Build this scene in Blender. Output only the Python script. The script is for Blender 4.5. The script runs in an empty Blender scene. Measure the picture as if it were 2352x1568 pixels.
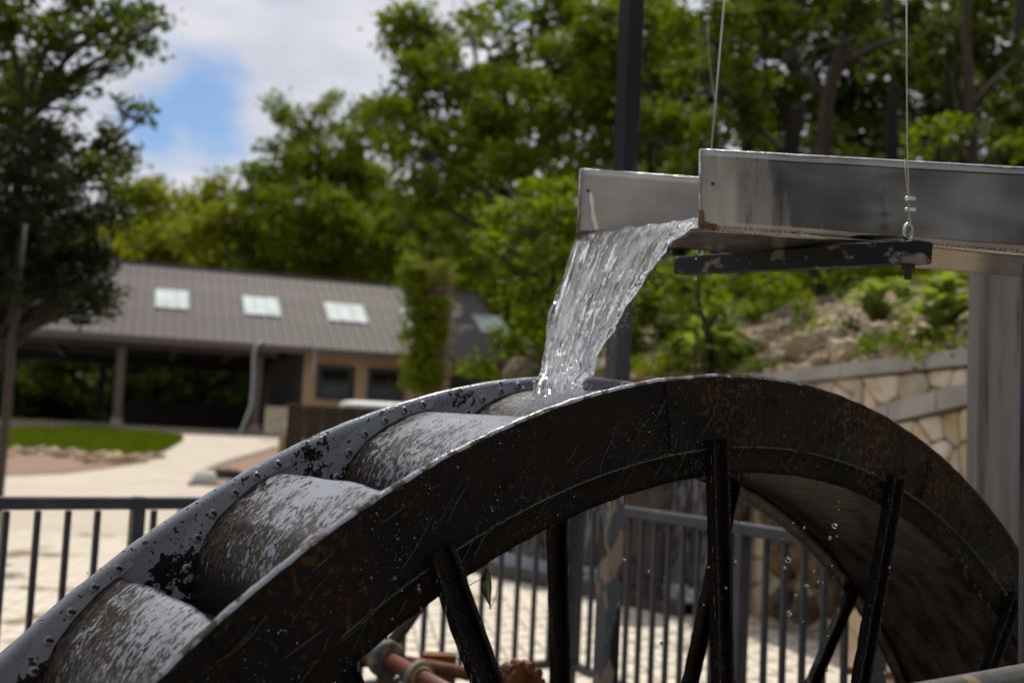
import bpy, math, random
import numpy as np
from mathutils import Vector, Matrix, noise
random.seed(7); rng = np.random.default_rng(11)
S = bpy.context.scene
COL = S.collection
PI = math.pi

# ------------------------------------------------------------------ camera
CAM_H = 1.39
FPX = 2582.5                       # focal length in the units of a 2352 px wide frame
PITCH, ROLL = 0.0836, 0.0471
_F = Vector((0, math.cos(PITCH), math.sin(PITCH)))
_R0 = Vector((1, 0, 0)); _U0 = Vector((0, -math.sin(PITCH), math.cos(PITCH)))
_R = _R0 * math.cos(ROLL) + _U0 * math.sin(ROLL)
_U = _U0 * math.cos(ROLL) - _R0 * math.sin(ROLL)
CAM = Vector((0, 0, CAM_H))

def P(x, y, D):
    """world point seen at picture position (x, y) at distance D along the view axis"""
    return CAM + (_F + _R * ((x - 1176) / FPX) + _U * ((784 - y) / FPX)) * D

cd = bpy.data.cameras.new("camera")
cam = bpy.data.objects.new("camera", cd); COL.objects.link(cam)
m = Matrix((( _R.x, _U.x, -_F.x, 0), (_R.y, _U.y, -_F.y, 0), (_R.z, _U.z, -_F.z, CAM_H), (0, 0, 0, 1)))
cam.matrix_world = m
cd.sensor_width = 36; cd.lens = 36 * FPX / 2352
cd.clip_start = 0.05; cd.clip_end = 2000
cd.dof.use_dof = True; cd.dof.focus_distance = 2.02; cd.dof.aperture_fstop = 3.0; cd.dof.aperture_blades = 0
S.camera = cam
S.view_settings.view_transform = 'Standard'; S.view_settings.look = 'None'
S.view_settings.gamma = 1; S.view_settings.use_curve_mapping = False
S.view_settings.exposure = -0.35

# ------------------------------------------------------------------ sky and sun
SUN_EL, SUN_AZ = math.radians(60), math.radians(7)     # azimuth measured from +Y (view) towards +X
sunv = Vector((math.sin(SUN_AZ) * math.cos(SUN_EL), math.cos(SUN_AZ) * math.cos(SUN_EL), math.sin(SUN_EL)))
W = bpy.data.worlds.new("World"); S.world = W; W.use_nodes = True
nt = W.node_tree; nt.nodes.clear()
def wn(t, **k):
    n = nt.nodes.new(t)
    for a, b in k.items(): setattr(n, a, b)
    return n
out = wn('ShaderNodeOutputWorld'); bg = wn('ShaderNodeBackground'); bg.inputs[1].default_value = 1.0
sky = wn('ShaderNodeTexSky'); sky.sky_type = 'NISHITA'; sky.sun_disc = False
sky.sun_elevation = SUN_EL; sky.sun_rotation = SUN_AZ
sk = wn('ShaderNodeVectorMath', operation='SCALE'); sk.inputs['Scale'].default_value = 0.11
nt.links.new(sky.outputs[0], sk.inputs[0])
# deepen the clear blue a little as the camera recorded it
tintn = wn('ShaderNodeVectorMath', operation='MULTIPLY'); tintn.inputs[1].default_value = (.95, 1.12, 1.32)
nt.links.new(sk.outputs[0], tintn.inputs[0])
tc = wn('ShaderNodeTexCoord')
n1 = wn('ShaderNodeTexNoise'); n1.inputs['Scale'].default_value = 7.5; n1.inputs['Detail'].default_value = 7; n1.inputs['Roughness'].default_value = .55
mp = wn('ShaderNodeMapping'); mp.inputs['Scale'].default_value = (1, 1, 2.0); mp.inputs['Location'].default_value = (0.35, 0.1, 0.2)
nt.links.new(tc.outputs['Generated'], mp.inputs[0]); nt.links.new(mp.outputs[0], n1.inputs[0])
# one clear opening in the cloud deck, where the photograph shows it
hole = (P(470, 235, 1) - CAM).normalized()
hole2 = (P(355, 300, 1) - CAM).normalized()
def blob(d, r0, r1):
    ds = wn('ShaderNodeVectorMath', operation='DISTANCE'); ds.inputs[1].default_value = d
    nt.links.new(tc.outputs['Generated'], ds.inputs[0])
    mr = wn('ShaderNodeMapRange'); mr.inputs[1].default_value = r0; mr.inputs[2].default_value = r1
    mr.inputs[3].default_value = 1; mr.inputs[4].default_value = 0
    nt.links.new(ds.outputs['Value'], mr.inputs[0]); return mr.outputs[0]
mx = wn('ShaderNodeMath', operation='MAXIMUM'); nt.links.new(blob(hole, 0.014, .074), mx.inputs[0]); nt.links.new(blob(hole2, 0.006, .052), mx.inputs[1])
hm = wn('ShaderNodeMath', operation='MULTIPLY'); nt.links.new(mx.outputs[0], hm.inputs[0]); hm.inputs[1].default_value = -.44
ad = wn('ShaderNodeMath', operation='ADD'); nt.links.new(n1.outputs['Fac'], ad.inputs[0]); nt.links.new(hm.outputs[0], ad.inputs[1])
cr = wn('ShaderNodeMapRange'); cr.interpolation_type = 'SMOOTHSTEP'
cr.inputs[1].default_value = .08; cr.inputs[2].default_value = .40
nt.links.new(ad.outputs[0], cr.inputs[0])
n2 = wn('ShaderNodeTexNoise'); n2.inputs['Scale'].default_value = 5.5; n2.inputs['Detail'].default_value = 5
nt.links.new(mp.outputs[0], n2.inputs[0])
cc = wn('ShaderNodeValToRGB'); cc.color_ramp.elements[0].position = .36; cc.color_ramp.elements[0].color = (.78, .81, .92, 1)
cc.color_ramp.elements[1].position = .64; cc.color_ramp.elements[1].color = (1.10, 1.09, 1.13, 1)
nt.links.new(n2.outputs['Fac'], cc.inputs[0])
mixc = wn('ShaderNodeMix', data_type='RGBA')
nt.links.new(cr.outputs[0], mixc.inputs[0]); nt.links.new(tintn.outputs[0], mixc.inputs[6]); nt.links.new(cc.outputs[0], mixc.inputs[7])
nt.links.new(mixc.outputs[2], bg.inputs[0]); nt.links.new(bg.outputs[0], out.inputs[0])

sl = bpy.data.lights.new("sun", 'SUN'); sl.energy = 4.9; sl.angle = math.radians(1.2); sl.color = (1, .95, .86)
so = bpy.data.objects.new("sun", sl); COL.objects.link(so); so.location = (0, 0, 30)
so.rotation_euler = sunv.to_track_quat('Z', 'Y').to_euler()

# ------------------------------------------------------------------ materials
def mat(name, base, rough=.6, metal=0., c2=None, scale=4., detail=5., lo=.4, hi=.6, stretch=(1, 1, 1), bump=0., bscale=None,
        c3=None, s3=20., lo3=.5, hi3=.56, r2=None, coat=0., spec=.5, trans=0., ior=1.45, bstretch=None, rnd=0., leaf=0., bdist=.01, mask3=None):
    mt = bpy.data.materials.new(name); mt.use_nodes = True
    t = mt.node_tree; b = t.nodes['Principled BSDF']; L = t.links.new
    def nd(k, **kw):
        n = t.nodes.new(k)
        for a, v in kw.items(): setattr(n, a, v)
        return n
    b.inputs['Roughness'].default_value = rough; b.inputs['Metallic'].default_value = metal
    b.inputs['Specular IOR Level'].default_value = spec; b.inputs['IOR'].default_value = ior
    b.inputs['Coat Weight'].default_value = coat; b.inputs['Coat Roughness'].default_value = .08
    b.inputs['Transmission Weight'].default_value = trans
    b.inputs['Base Color'].default_value = (*base, 1)
    co = nd('ShaderNodeTexCoord')
    def mapped(st):
        q = nd('ShaderNodeMapping'); q.inputs['Scale'].default_value = st; L(co.outputs['Object'], q.inputs[0]); return q.outputs[0]
    v = mapped(stretch)
    col = None
    def ns(sc, vec, det=detail):
        n = nd('ShaderNodeTexNoise'); n.inputs['Scale'].default_value = sc; n.inputs['Detail'].default_value = det; L(vec, n.inputs[0]); return n.outputs['Fac']
    def rng_(x, a, c):
        q = nd('ShaderNodeMapRange'); q.inputs[1].default_value = a; q.inputs[2].default_value = c; L(x, q.inputs[0]); return q.outputs[0]
    def mixcol(f, a, c):
        q = nd('ShaderNodeMix', data_type='RGBA'); L(f, q.inputs[0])
        if isinstance(a, tuple): q.inputs[6].default_value = (*a, 1)
        else: L(a, q.inputs[6])
        q.inputs[7].default_value = (*c, 1); return q.outputs[2]
    cur = base
    if c2:
        f = rng_(ns(scale, v), lo, hi); cur = mixcol(f, cur, c2)
        if r2 is not None:
            q = nd('ShaderNodeMapRange'); q.inputs[3].default_value = rough; q.inputs[4].default_value = r2; L(f, q.inputs[0]); L(q.outputs[0], b.inputs['Roughness'])
    if c3:
        fine = ns(s3, v, 6)
        if mask3:
            big = ns(mask3[0], v, 3)
            q = nd('ShaderNodeMath', operation='MULTIPLY_ADD'); L(big, q.inputs[0]); q.inputs[1].default_value = mask3[1]; L(fine, q.inputs[2]); fine = q.outputs[0]
        f3 = rng_(fine, lo3, hi3); cur = mixcol(f3, cur, c3)
    if rnd:
        oi = nd('ShaderNodeObjectInfo'); q = nd('ShaderNodeHueSaturation')
        r = nd('ShaderNodeMapRange'); r.inputs[3].default_value = 1 - rnd; r.inputs[4].default_value = 1 + rnd
        L(oi.outputs['Random'], r.inputs[0]); L(r.outputs[0], q.inputs['Value'])
        wn_ = nd('ShaderNodeTexWhiteNoise'); wn_.noise_dimensions = '1D'; L(oi.outputs['Random'], wn_.inputs['W'])
        r2_ = nd('ShaderNodeMapRange'); r2_.inputs[3].default_value = 1 - 1.5 * rnd; r2_.inputs[4].default_value = 1 + rnd
        L(wn_.outputs[0], r2_.inputs[0]); L(r2_.outputs[0], q.inputs['Saturation'])
        if isinstance(cur, tuple): q.inputs['Color'].default_value = (*cur, 1)
        else: L(cur, q.inputs['Color'])
        cur = q.outputs[0]
    if not isinstance(cur, tuple): L(cur, b.inputs['Base Color'])
    if bump:
        bv = mapped(bstretch) if bstretch else v
        bn = nd('ShaderNodeBump'); bn.inputs['Strength'].default_value = bump; bn.inputs['Distance'].default_value = bdist
        L(ns(bscale or scale * 4, bv, 6), bn.inputs['Height']); L(bn.outputs[0], b.inputs['Normal'])
        if coat: L(bn.outputs[0], b.inputs['Coat Normal'])
    return mt

def leafmat(name, c, c2, tr=.45):
    mt = bpy.data.materials.new(name); mt.use_nodes = True; t = mt.node_tree; L = t.links.new
    b = t.nodes['Principled BSDF']; b.inputs['Roughness'].default_value = .6; b.inputs['Specular IOR Level'].default_value = .12
    o = t.nodes['Material Output']
    at = t.nodes.new('ShaderNodeAttribute'); at.attribute_name = 'tone'
    mx = t.nodes.new('ShaderNodeMix'); mx.data_type = 'RGBA'; mx.inputs[6].default_value = (*c, 1); mx.inputs[7].default_value = (*c2, 1)
    L(at.outputs['Fac'], mx.inputs[0]); L(mx.outputs[2], b.inputs['Base Color'])
    tl = t.nodes.new('ShaderNodeBsdfTranslucent')
    g = t.nodes.new('ShaderNodeMix'); g.data_type = 'RGBA'; g.blend_type = 'MULTIPLY'; g.inputs[0].default_value = 1; g.inputs[7].default_value = (1.6, 1.45, .35, 1)
    L(mx.outputs[2], g.inputs[6]); L(g.outputs[2], tl.inputs[0])
    ms = t.nodes.new('ShaderNodeMixShader'); ms.inputs[0].default_value = tr
    L(b.outputs[0], ms.inputs[1]); L(tl.outputs[0], ms.inputs[2]); L(ms.outputs[0], o.inputs[0])
    return mt

M = {}
def paint_mat():
    mt = bpy.data.materials.new('wet_grey_paint'); mt.use_nodes = True; t = mt.node_tree; L = t.links.new; b = t.nodes['Principled BSDF']; N = t.nodes.new
    co = N('ShaderNodeTexCoord'); sp_ = N('ShaderNodeSeparateXYZ'); L(co.outputs['Object'], sp_.inputs[0])
    oi = N('ShaderNodeObjectInfo'); off = N('ShaderNodeVectorMath'); off.operation = 'SCALE'; off.inputs[0].default_value = (31, 17, 23); L(oi.outputs['Random'], off.inputs['Scale'])
    vv = N('ShaderNodeVectorMath'); vv.operation = 'ADD'; L(co.outputs['Object'], vv.inputs[0]); L(off.outputs[0], vv.inputs[1])
    def mth(op, a, c):
        q = N('ShaderNodeMath'); q.operation = op
        for i, x in enumerate((a, c)):
            if isinstance(x, (int, float)): q.inputs[i].default_value = x
            else: L(x, q.inputs[i])
        return q.outputs[0]
    def ns(sc, det, r=.5):
        n = N('ShaderNodeTexNoise'); n.inputs['Scale'].default_value = sc; n.inputs['Detail'].default_value = det; n.inputs['Roughness'].default_value = r; L(vv.outputs[0], n.inputs[0]); return n.outputs['Fac']
    def rg(x, a, c, d=0., e=1.):
        q = N('ShaderNodeMapRange'); q.inputs[1].default_value = a; q.inputs[2].default_value = c; q.inputs[3].default_value = d; q.inputs[4].default_value = e; L(x, q.inputs[0]); return q.outputs[0]
    def mix(f, a, c):
        q = N('ShaderNodeMix'); q.data_type = 'RGBA'; L(f, q.inputs[0])
        for i, x in ((6, a), (7, c)):
            if isinstance(x, tuple): q.inputs[i].default_value = (*x, 1)
            else: L(x, q.inputs[i])
        return q.outputs[2]
    rad = mth('SQRT', mth('ADD', mth('MULTIPLY', sp_.outputs[0], sp_.outputs[0]), mth('MULTIPLY', sp_.outputs[2], sp_.outputs[2])), 0)
    deep = rg(rad, 1.79, 1.71, 0, .26)
    g = mth('ADD', mth('ADD', mth('MULTIPLY', ns(75, 3, .6), .8), mth('MULTIPLY', ns(8.5, 3), 1.05)), deep)
    f = rg(g, 1.075, 1.10); f2 = rg(mth('ADD', ns(110, 1), mth('MULTIPLY', ns(14, 2), .35)), .87, .88)
    grey = mix(rg(ns(6, 3), .4, .6), (.245, .268, .305), (.205, .228, .265)); c = mix(f, grey, (.010, .008, .006)); c = mix(f2, c, (.03, .022, .016)); L(c, b.inputs['Base Color'])
    b.inputs['Roughness'].default_value = .25; b.inputs['Coat Weight'].default_value = .25; b.inputs['Coat Roughness'].default_value = .1
    bn = N('ShaderNodeBump'); bn.inputs['Strength'].default_value = .5; bn.inputs['Distance'].default_value = .003
    L(mth('ADD', mth('MULTIPLY', ns(150, 3), .5), mth('MULTIPLY', f, .6)), bn.inputs['Height']); L(bn.outputs[0], b.inputs['Normal'])
    return mt
M['paint'] = paint_mat()
M['rivetpaint'] = mat('rivet_paint', (.22, .245, .285), .28, c2=(.02, .016, .012), scale=60, lo=.56, hi=.6, coat=.2)
def bucket_mat():
    mt = bpy.data.materials.new('wet_bucket_paint'); mt.use_nodes = True; t = mt.node_tree; L = t.links.new; b = t.nodes['Principled BSDF']
    N = t.nodes.new
    def val(n, i, x):
        if isinstance(x, (int, float)): n.inputs[i].default_value = x
        else: L(x, n.inputs[i])
    def mth(op, a, c, d=None):
        q = N('ShaderNodeMath'); q.operation = op; val(q, 0, a); val(q, 1, c)
        if d is not None: val(q, 2, d)
        return q.outputs[0]
    co = N('ShaderNodeTexCoord'); sp_ = N('ShaderNodeSeparateXYZ'); L(co.outputs['Object'], sp_.inputs[0])
    oi = N('ShaderNodeObjectInfo'); off = N('ShaderNodeVectorMath'); off.operation = 'SCALE'; off.inputs[0].default_value = (37, 11, 53); L(oi.outputs['Random'], off.inputs['Scale'])
    vv = N('ShaderNodeVectorMath'); vv.operation = 'ADD'; L(co.outputs['Object'], vv.inputs[0]); L(off.outputs[0], vv.inputs[1])
    st = N('ShaderNodeMapping'); st.inputs['Scale'].default_value = (1, 1.9, 1); L(vv.outputs[0], st.inputs[0]); V = st.outputs[0]
    def ns(sc, det=5, r=.5):
        n = N('ShaderNodeTexNoise'); n.inputs['Scale'].default_value = sc; n.inputs['Detail'].default_value = det; n.inputs['Roughness'].default_value = r; L(V, n.inputs[0]); return n.outputs['Fac']
    def rg(x, a, c, d=0., e=1.):
        q = N('ShaderNodeMapRange'); q.inputs[1].default_value = a; q.inputs[2].default_value = c; q.inputs[3].default_value = d; q.inputs[4].default_value = e; L(x, q.inputs[0]); return q.outputs[0]
    def mix(f, a, c):
        q = N('ShaderNodeMix'); q.data_type = 'RGBA'; L(f, q.inputs[0])
        for i, x in ((6, a), (7, c)):
            if isinstance(x, tuple): q.inputs[i].default_value = (*x, 1)
            else: L(x, q.inputs[i])
        return q.outputs[2]
    # distance down the sheet from the lip (object z), and across it (object y)
    down = rg(sp_.outputs[2], .015, .17); far = rg(sp_.outputs[1], .30, .44); nearside = rg(sp_.outputs[1], .10, .0)
    low = ns(7, 5, .6)
    bias = mth('ADD', mth('MULTIPLY', down, .19), mth('ADD', mth('MULTIPLY', far, .17), mth('MULTIPLY', nearside, .12)))
    bias = mth('ADD', bias, mth('MULTIPLY', mth('SUBTRACT', oi.outputs['Random'], .5), .16))
    grain = ns(70, 4, .6)
    g = mth('ADD', mth('ADD', mth('MULTIPLY', low, 1.1), bias), mth('MULTIPLY', grain, 1.5))
    f1 = rg(g, 1.40, 1.43)
    brown = mix(rg(ns(90, 4), .44, .6), (.014, .009, .006), (.085, .058, .038))
    grey = mix(rg(ns(7, 4), .4, .6), (.28, .30, .335), (.23, .25, .285))
    c = mix(f1, grey, brown)
    sp2 = mth('ADD', ns(48, 2), mth('MULTIPLY', bias, .22)); f2 = rg(sp2, .65, .665)
    c = mix(f2, c, (.012, .009, .007))
    f3 = rg(mth('ADD', mth('MULTIPLY', rg(sp_.outputs[2], .15, .215), .5), mth('MULTIPLY', ns(60, 3), .5)), .60, .68); c = mix(f3, c, (.014, .010, .008))
    L(c, b.inputs['Base Color'])
    L(rg(f1, 0, 1, .22, .42), b.inputs['Roughness']); b.inputs['Coat Weight'].default_value = .3; b.inputs['Coat Roughness'].default_value = .1
    bn = N('ShaderNodeBump'); bn.inputs['Strength'].default_value = .55; bn.inputs['Distance'].default_value = .002
    L(mth('ADD', ns(180, 4), mth('MULTIPLY', f1, -.5)), bn.inputs['Height']); L(bn.outputs[0], b.inputs['Normal']); L(bn.outputs[0], b.inputs['Coat Normal'])
    return mt
M['bucket'] = bucket_mat()
M['rim'] = mat('rim_edge_paint', (.24, .27, .31), .25, c2=(.05, .045, .035), scale=30, lo=.5, hi=.56, c3=(.10, .055, .02), s3=14, lo3=.56, hi3=.64, bump=.6, bscale=90, bdist=.004)
M['dark'] = mat('wet_black_rust', (.0040, .0034, .0030), .13, c2=(.010, .0050, .0035), scale=5, lo=.45, hi=.6, c3=(.050, .026, .007), s3=70, lo3=1.00, hi3=1.14,
                mask3=(3.2, .85), bump=1., bscale=300, bdist=.006, spec=.12, detail=8)
M['spoke'] = mat('wet_spoke_iron', (.0035, .0032, .0032), .25, c2=(.008, .005, .004), scale=9, bump=1., bscale=200, bdist=.004, spec=.10)
M['sole'] = mat('sole_plate_iron', (.060, .046, .040), .34, c2=(.018, .013, .011), scale=9, lo=.42, hi=.60, stretch=(1, 3, 1), c3=(.006, .006, .006), s3=26, lo3=.66, hi3=.68,
                bump=.8, bscale=24, bdist=.006, bstretch=(3, .7, 3))
M['algae'] = mat('algae', (.010, .018, .008), .18, bump=1., bscale=300, bdist=.002, spec=.9)
M['rail'] = mat('fence_paint', (.05, .056, .068), .42, c2=(.085, .09, .10), scale=7, lo=.55, hi=.7)
M['steel'] = mat('stainless_outside', (.42, .40, .385), .22, 1., c2=(.20, .195, .19), scale=5, lo=.42, hi=.62, stretch=(4, 4, .6), r2=.34, c3=(.50, .48, .45), s3=8, lo3=.60, hi3=.75, bump=.04, bscale=5, bdist=.004)
def steel_film():
    mt = M['steel']; t = mt.node_tree; L = t.links.new; b = t.nodes['Principled BSDF']
    src = b.inputs['Base Color'].links[0].from_socket
    co = t.nodes.new('ShaderNodeTexCoord'); sp_ = t.nodes.new('ShaderNodeSeparateXYZ'); L(co.outputs['Object'], sp_.inputs[0])
    mpn = t.nodes.new('ShaderNodeMapping'); mpn.inputs['Scale'].default_value = (14, 14, 2.2); L(co.outputs['Object'], mpn.inputs[0])
    n = t.nodes.new('ShaderNodeTexNoise'); n.inputs['Scale'].default_value = 1.6; n.inputs['Detail'].default_value = 8; n.inputs['Roughness'].default_value = .65; L(mpn.outputs[0], n.inputs[0])
    def mth(op, a, c):
        q = t.nodes.new('ShaderNodeMath'); q.operation = op
        for i, x in enumerate((a, c)):
            if isinstance(x, (int, float)): q.inputs[i].default_value = x
            else: L(x, q.inputs[i])
        return q.outputs[0]
    g = mth('MULTIPLY', mth('SUBTRACT', .16, sp_.outputs[0]), 1.9); g = mth('SUBTRACT', g, mth('MULTIPLY', sp_.outputs[2], .9)); g = mth('ADD', g, n.outputs['Fac'])
    mr = t.nodes.new('ShaderNodeMapRange'); mr.inputs[1].default_value = .36; mr.inputs[2].default_value = .86; L(g, mr.inputs[0])
    m1 = t.nodes.new('ShaderNodeMix'); m1.data_type = 'RGBA'; L(mr.outputs[0], m1.inputs[0]); L(src, m1.inputs[6]); m1.inputs[7].default_value = (.40, .38, .37, 1); L(m1.outputs[2], b.inputs['Base Color'])
    m2 = t.nodes.new('ShaderNodeMapRange'); m2.inputs[3].default_value = 1.; m2.inputs[4].default_value = .35; L(mr.outputs[0], m2.inputs[0]); L(m2.outputs[0], b.inputs['Metallic'])
    m3 = t.nodes.new('ShaderNodeMapRange'); m3.inputs[3].default_value = .17; m3.inputs[4].default_value = .5; L(mr.outputs[0], m3.inputs[0])
    for l in list(b.inputs['Roughness'].links): t.links.remove(l)
    L(m3.outputs[0], b.inputs['Roughness'])
M['steel'] = mat('stainless_outside', (.19, .178, .166), .22, 1., c2=(.13, .122, .114), scale=5, lo=.4, hi=.66, stretch=(2, 2, .9), bump=.03, bscale=5, bdist=.004)
steel_film()
M['steelin'] = mat('stainless_inside', (.50, .48, .46), .42, .6, c2=(.30, .28, .27), scale=4, lo=.4, hi=.7, stretch=(1, 1, 1.5), bump=.05)
M['steelbot'] = mat('stainless_bottom', (.55, .47, .38), .16, .9, c2=(.35, .27, .2), scale=4, lo=.5, hi=.7)  # tan mottle stands in for the stone wall mirrored in the steel
M['lime'] = mat('lime_crust', (.66, .63, .58), .8, c2=(.46, .40, .32), scale=20, bump=.8, bscale=90)
M['silt'] = mat('brown_silt', (.22, .13, .05), .7, c2=(.10, .06, .03), scale=25, bump=.8, bscale=90)
M['white'] = mat('white_sealant', (.8, .8, .78), .4, bump=.3, bscale=60)
M['bar'] = mat('black_bar_paint', (.005, .006, .009), .5, spec=.25, c2=(.16, .14, .125), scale=13, lo=.55, hi=.60, stretch=(1, 1, 1.6), c3=(.4, .4, .4), s3=30, lo3=.68, hi3=.72, bump=.4, bscale=60, bdist=.002)
M['galv'] = mat('galvanised', (.55, .56, .56), .3, .9, c2=(.35, .36, .37), scale=60, bump=.2, bscale=90)
def rim_fade():
    t = M['rim'].node_tree; L = t.links.new; b = t.nodes['Principled BSDF']; src = b.inputs['Base Color'].links[0].from_socket
    co = t.nodes.new('ShaderNodeTexCoord'); sp_ = t.nodes.new('ShaderNodeSeparateXYZ'); L(co.outputs['Object'], sp_.inputs[0])
    n = t.nodes.new('ShaderNodeTexNoise'); n.inputs['Scale'].default_value = 22; n.inputs['Detail'].default_value = 5; L(co.outputs['Object'], n.inputs[0])
    a = t.nodes.new('ShaderNodeMath'); a.operation = 'MULTIPLY_ADD'; L(n.outputs['Fac'], a.inputs[0]); a.inputs[1].default_value = .9; L(sp_.outputs[0], a.inputs[2])
    mr = t.nodes.new('ShaderNodeMapRange'); mr.inputs[1].default_value = .42; mr.inputs[2].default_value = .62; L(a.outputs[0], mr.inputs[0])
    m_ = t.nodes.new('ShaderNodeMix'); m_.data_type = 'RGBA'; L(mr.outputs[0], m_.inputs[0]); L(src, m_.inputs[6]); m_.inputs[7].default_value = (.022, .014, .007, 1); L(m_.outputs[2], b.inputs['Base Color'])
    r2 = t.nodes.new('ShaderNodeMapRange'); r2.inputs[3].default_value = .25; r2.inputs[4].default_value = .6; L(mr.outputs[0], r2.inputs[0]); L(r2.outputs[0], b.inputs['Roughness'])
    s2 = t.nodes.new('ShaderNodeMapRange'); s2.inputs[3].default_value = .5; s2.inputs[4].default_value = .12; L(mr.outputs[0], s2.inputs[0]); L(s2.outputs[0], b.inputs['Specular IOR Level'])
rim_fade()
M['postmid'] = mat('post_reflection_blue', (.045, .052, .068), .5, c2=(.07, .078, .095), scale=6, stretch=(1, 1, .3), c3=(.02, .022, .028), s3=22, lo3=.6, hi3=.66)  # lighter bluish tone paints a reflection onto the middle of the post
M['rust'] = mat('rusty_iron', (.10, .045, .02), .8, c2=(.20, .07, .02), scale=20, bump=.7, bscale=50)
M['rustdark'] = mat('rusty_bolt', (.03, .015, .01), .7, c2=(.05, .02, .012), scale=40, bump=.7, bscale=90)
M['cable'] = mat('steel_cable', (.42, .40, .37), .35, .7)
M['guy'] = mat('rusty_cable', (.15, .11, .08), .6)
M['post'] = mat('post_blue_black', (.009, .0105, .0135), .5, c2=(.018, .022, .030), spec=.25, scale=3, lo=.4, hi=.6, c3=(.06, .06, .066), s3=12, lo3=.64, hi3=.7, stretch=(1, 1, .4))
M['peel'] = mat('post_peeling', (.09, .105, .125), .45, c2=(.30, .235, .175), scale=20, lo=.50, hi=.515, stretch=(1, 1, .5), c3=(.012, .012, .014), s3=6, lo3=.53, hi3=.545, bump=.5, bscale=12)
M['column'] = mat('column_paint', (.20, .185, .18), .5, c2=(.115, .10, .098), scale=7, lo=.40, hi=.64, stretch=(2.5, 2.5, .12), c3=(.06, .042, .036), s3=16, lo3=.60, hi3=.72, bump=.3, bscale=30, detail=8)
M['colrust'] = mat('column_lime_streak', (.36, .36, .35), .7, c2=(.12, .09, .07), scale=12, bump=.5)
M['cap'] = mat('wall_cap_concrete', (.40, .375, .345), .8, c2=(.30, .28, .255), scale=3, bump=.3, bscale=60)
M['mortar'] = mat('mortar', (.19, .15, .11), .9, bump=.5, bscale=60)
M['flag'] = mat('flagstone', (.46, .34, .20), .8, c2=(.54, .45, .33), scale=3.5, lo=.4, hi=.6, c3=(.34, .19, .07), s3=5, lo3=.56, hi3=.72, bump=.6, bscale=25, rnd=.24)
M['rock'] = mat('limestone_rock', (.58, .47, .33), .9, c2=(.44, .31, .18), scale=5, lo=.4, hi=.6, c3=(.55, .50, .42), s3=9, lo3=.55, hi3=.7, bump=1., bscale=12, bdist=.04, rnd=.15)
M['wetrock'] = mat('wet_dark_rock', (.035, .022, .019), .25, c2=(.07, .05, .04), scale=6, bump=1., bscale=14, bdist=.05)
M['tanrock'] = mat('wet_tan_rock', (.17, .10, .045), .45, c2=(.07, .045, .025), scale=4, bump=1., bscale=10, bdist=.04, rnd=.1)
M['streak'] = mat('falling_streak', (.42, .42, .46), .2, spec=.8)
M['foam'] = mat('foam', (.6, .62, .68), .5, bump=.8, bscale=40)
M['wfall'] = mat('falling_water', (.75, .76, .8), .12, trans=.75, ior=1.33, bump=.7, bscale=30)
M['soil'] = mat('garden_soil', (.15, .10, .065), .95, c2=(.38, .29, .19), scale=2.2, lo=.48, hi=.62, bump=1., bscale=18, bdist=.05)
M['concrete'] = mat('plaza_concrete', (.52, .455, .375), .85, c2=(.48, .41, .33), scale=1.5, bump=.2, bscale=60)
M['walk'] = mat('path_concrete', (.55, .49, .41), .85, c2=(.50, .44, .365), scale=.8, bump=.2, bscale=40)
M['paver'] = mat('brick_paver', (.60, .54, .45), .7, c2=(.60, .53, .43), scale=2.2, lo=.4, hi=.6, c3=(.27, .19, .10), s3=1.5, lo3=.56, hi3=.62, rnd=.07, bump=.3, bscale=60)
M['pavers'] = mat('brick_paver_far', (.62, .555, .46), .7, c2=(.60, .53, .43), scale=2.2, lo=.4, hi=.6, c3=(.25, .17, .09), s3=1.2, lo3=.56, hi3=.62, bump=.3, bscale=60)
M['joint'] = mat('joint_sand', (.36, .27, .17), .9)
M['slab'] = mat('slab_concrete', (.30, .25, .205), .85, c2=(.25, .20, .165), scale=1.5)
M['roof'] = mat('roof_metal', (.135, .115, .108), .62, c2=(.115, .10, .095), scale=1.2, rnd=.03, spec=.12)
M['skylight'] = mat('skylight_panel', (.50, .57, .57), .6, c2=(.40, .46, .46), scale=2, spec=.2)
M['trim'] = mat('brown_trim', (.06, .046, .042), .6)
M['bpost'] = mat('brown_post', (.10, .078, .072), .55)
M['side'] = mat('tan_siding', (.42, .29, .19), .7, rnd=.04)
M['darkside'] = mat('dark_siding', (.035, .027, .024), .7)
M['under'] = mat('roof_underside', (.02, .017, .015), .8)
M['winf'] = mat('window_frame_grey', (.045, .048, .053), .5)
M['glass'] = mat('window_glass', (.006, .007, .008), .12, spec=.5)
M['screen'] = mat('window_screen', (.05, .065, .075), .5)
M['pipe'] = mat('grey_downpipe', (.33, .35, .37), .35)
M['picket'] = mat('weathered_picket', (.46, .42, .34), .8, c2=(.33, .29, .22), scale=6)
M['planter'] = mat('dark_wood', (.042, .026, .014), .75, c2=(.03, .019, .010), scale=5, stretch=(1, 1, .2), bump=.4)
M['tanwood'] = mat('tan_wood_edge', (.40, .26, .14), .75, c2=(.25, .16, .08), scale=6)
M['lid'] = mat('pale_lid', (.56, .57, .55), .5)
M['bench'] = mat('bench_board', (.20, .10, .055), .55, c2=(.15, .07, .035), scale=5, stretch=(.2, 3, 1))
M['gravel'] = mat('pink_gravel', (.34, .22, .155), .95, c2=(.22, .14, .10), scale=14, bump=1., bscale=30, bdist=.03)
M['grassbase'] = mat('lawn_soil', (.024, .040, .010), .95, c2=(.034, .055, .012), scale=3)
M['bark'] = mat('bark', (.026, .019, .014), .95, c2=(.016, .012, .009), scale=6, stretch=(1, 1, .3), bump=1., bscale=14, bdist=.04)
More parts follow.
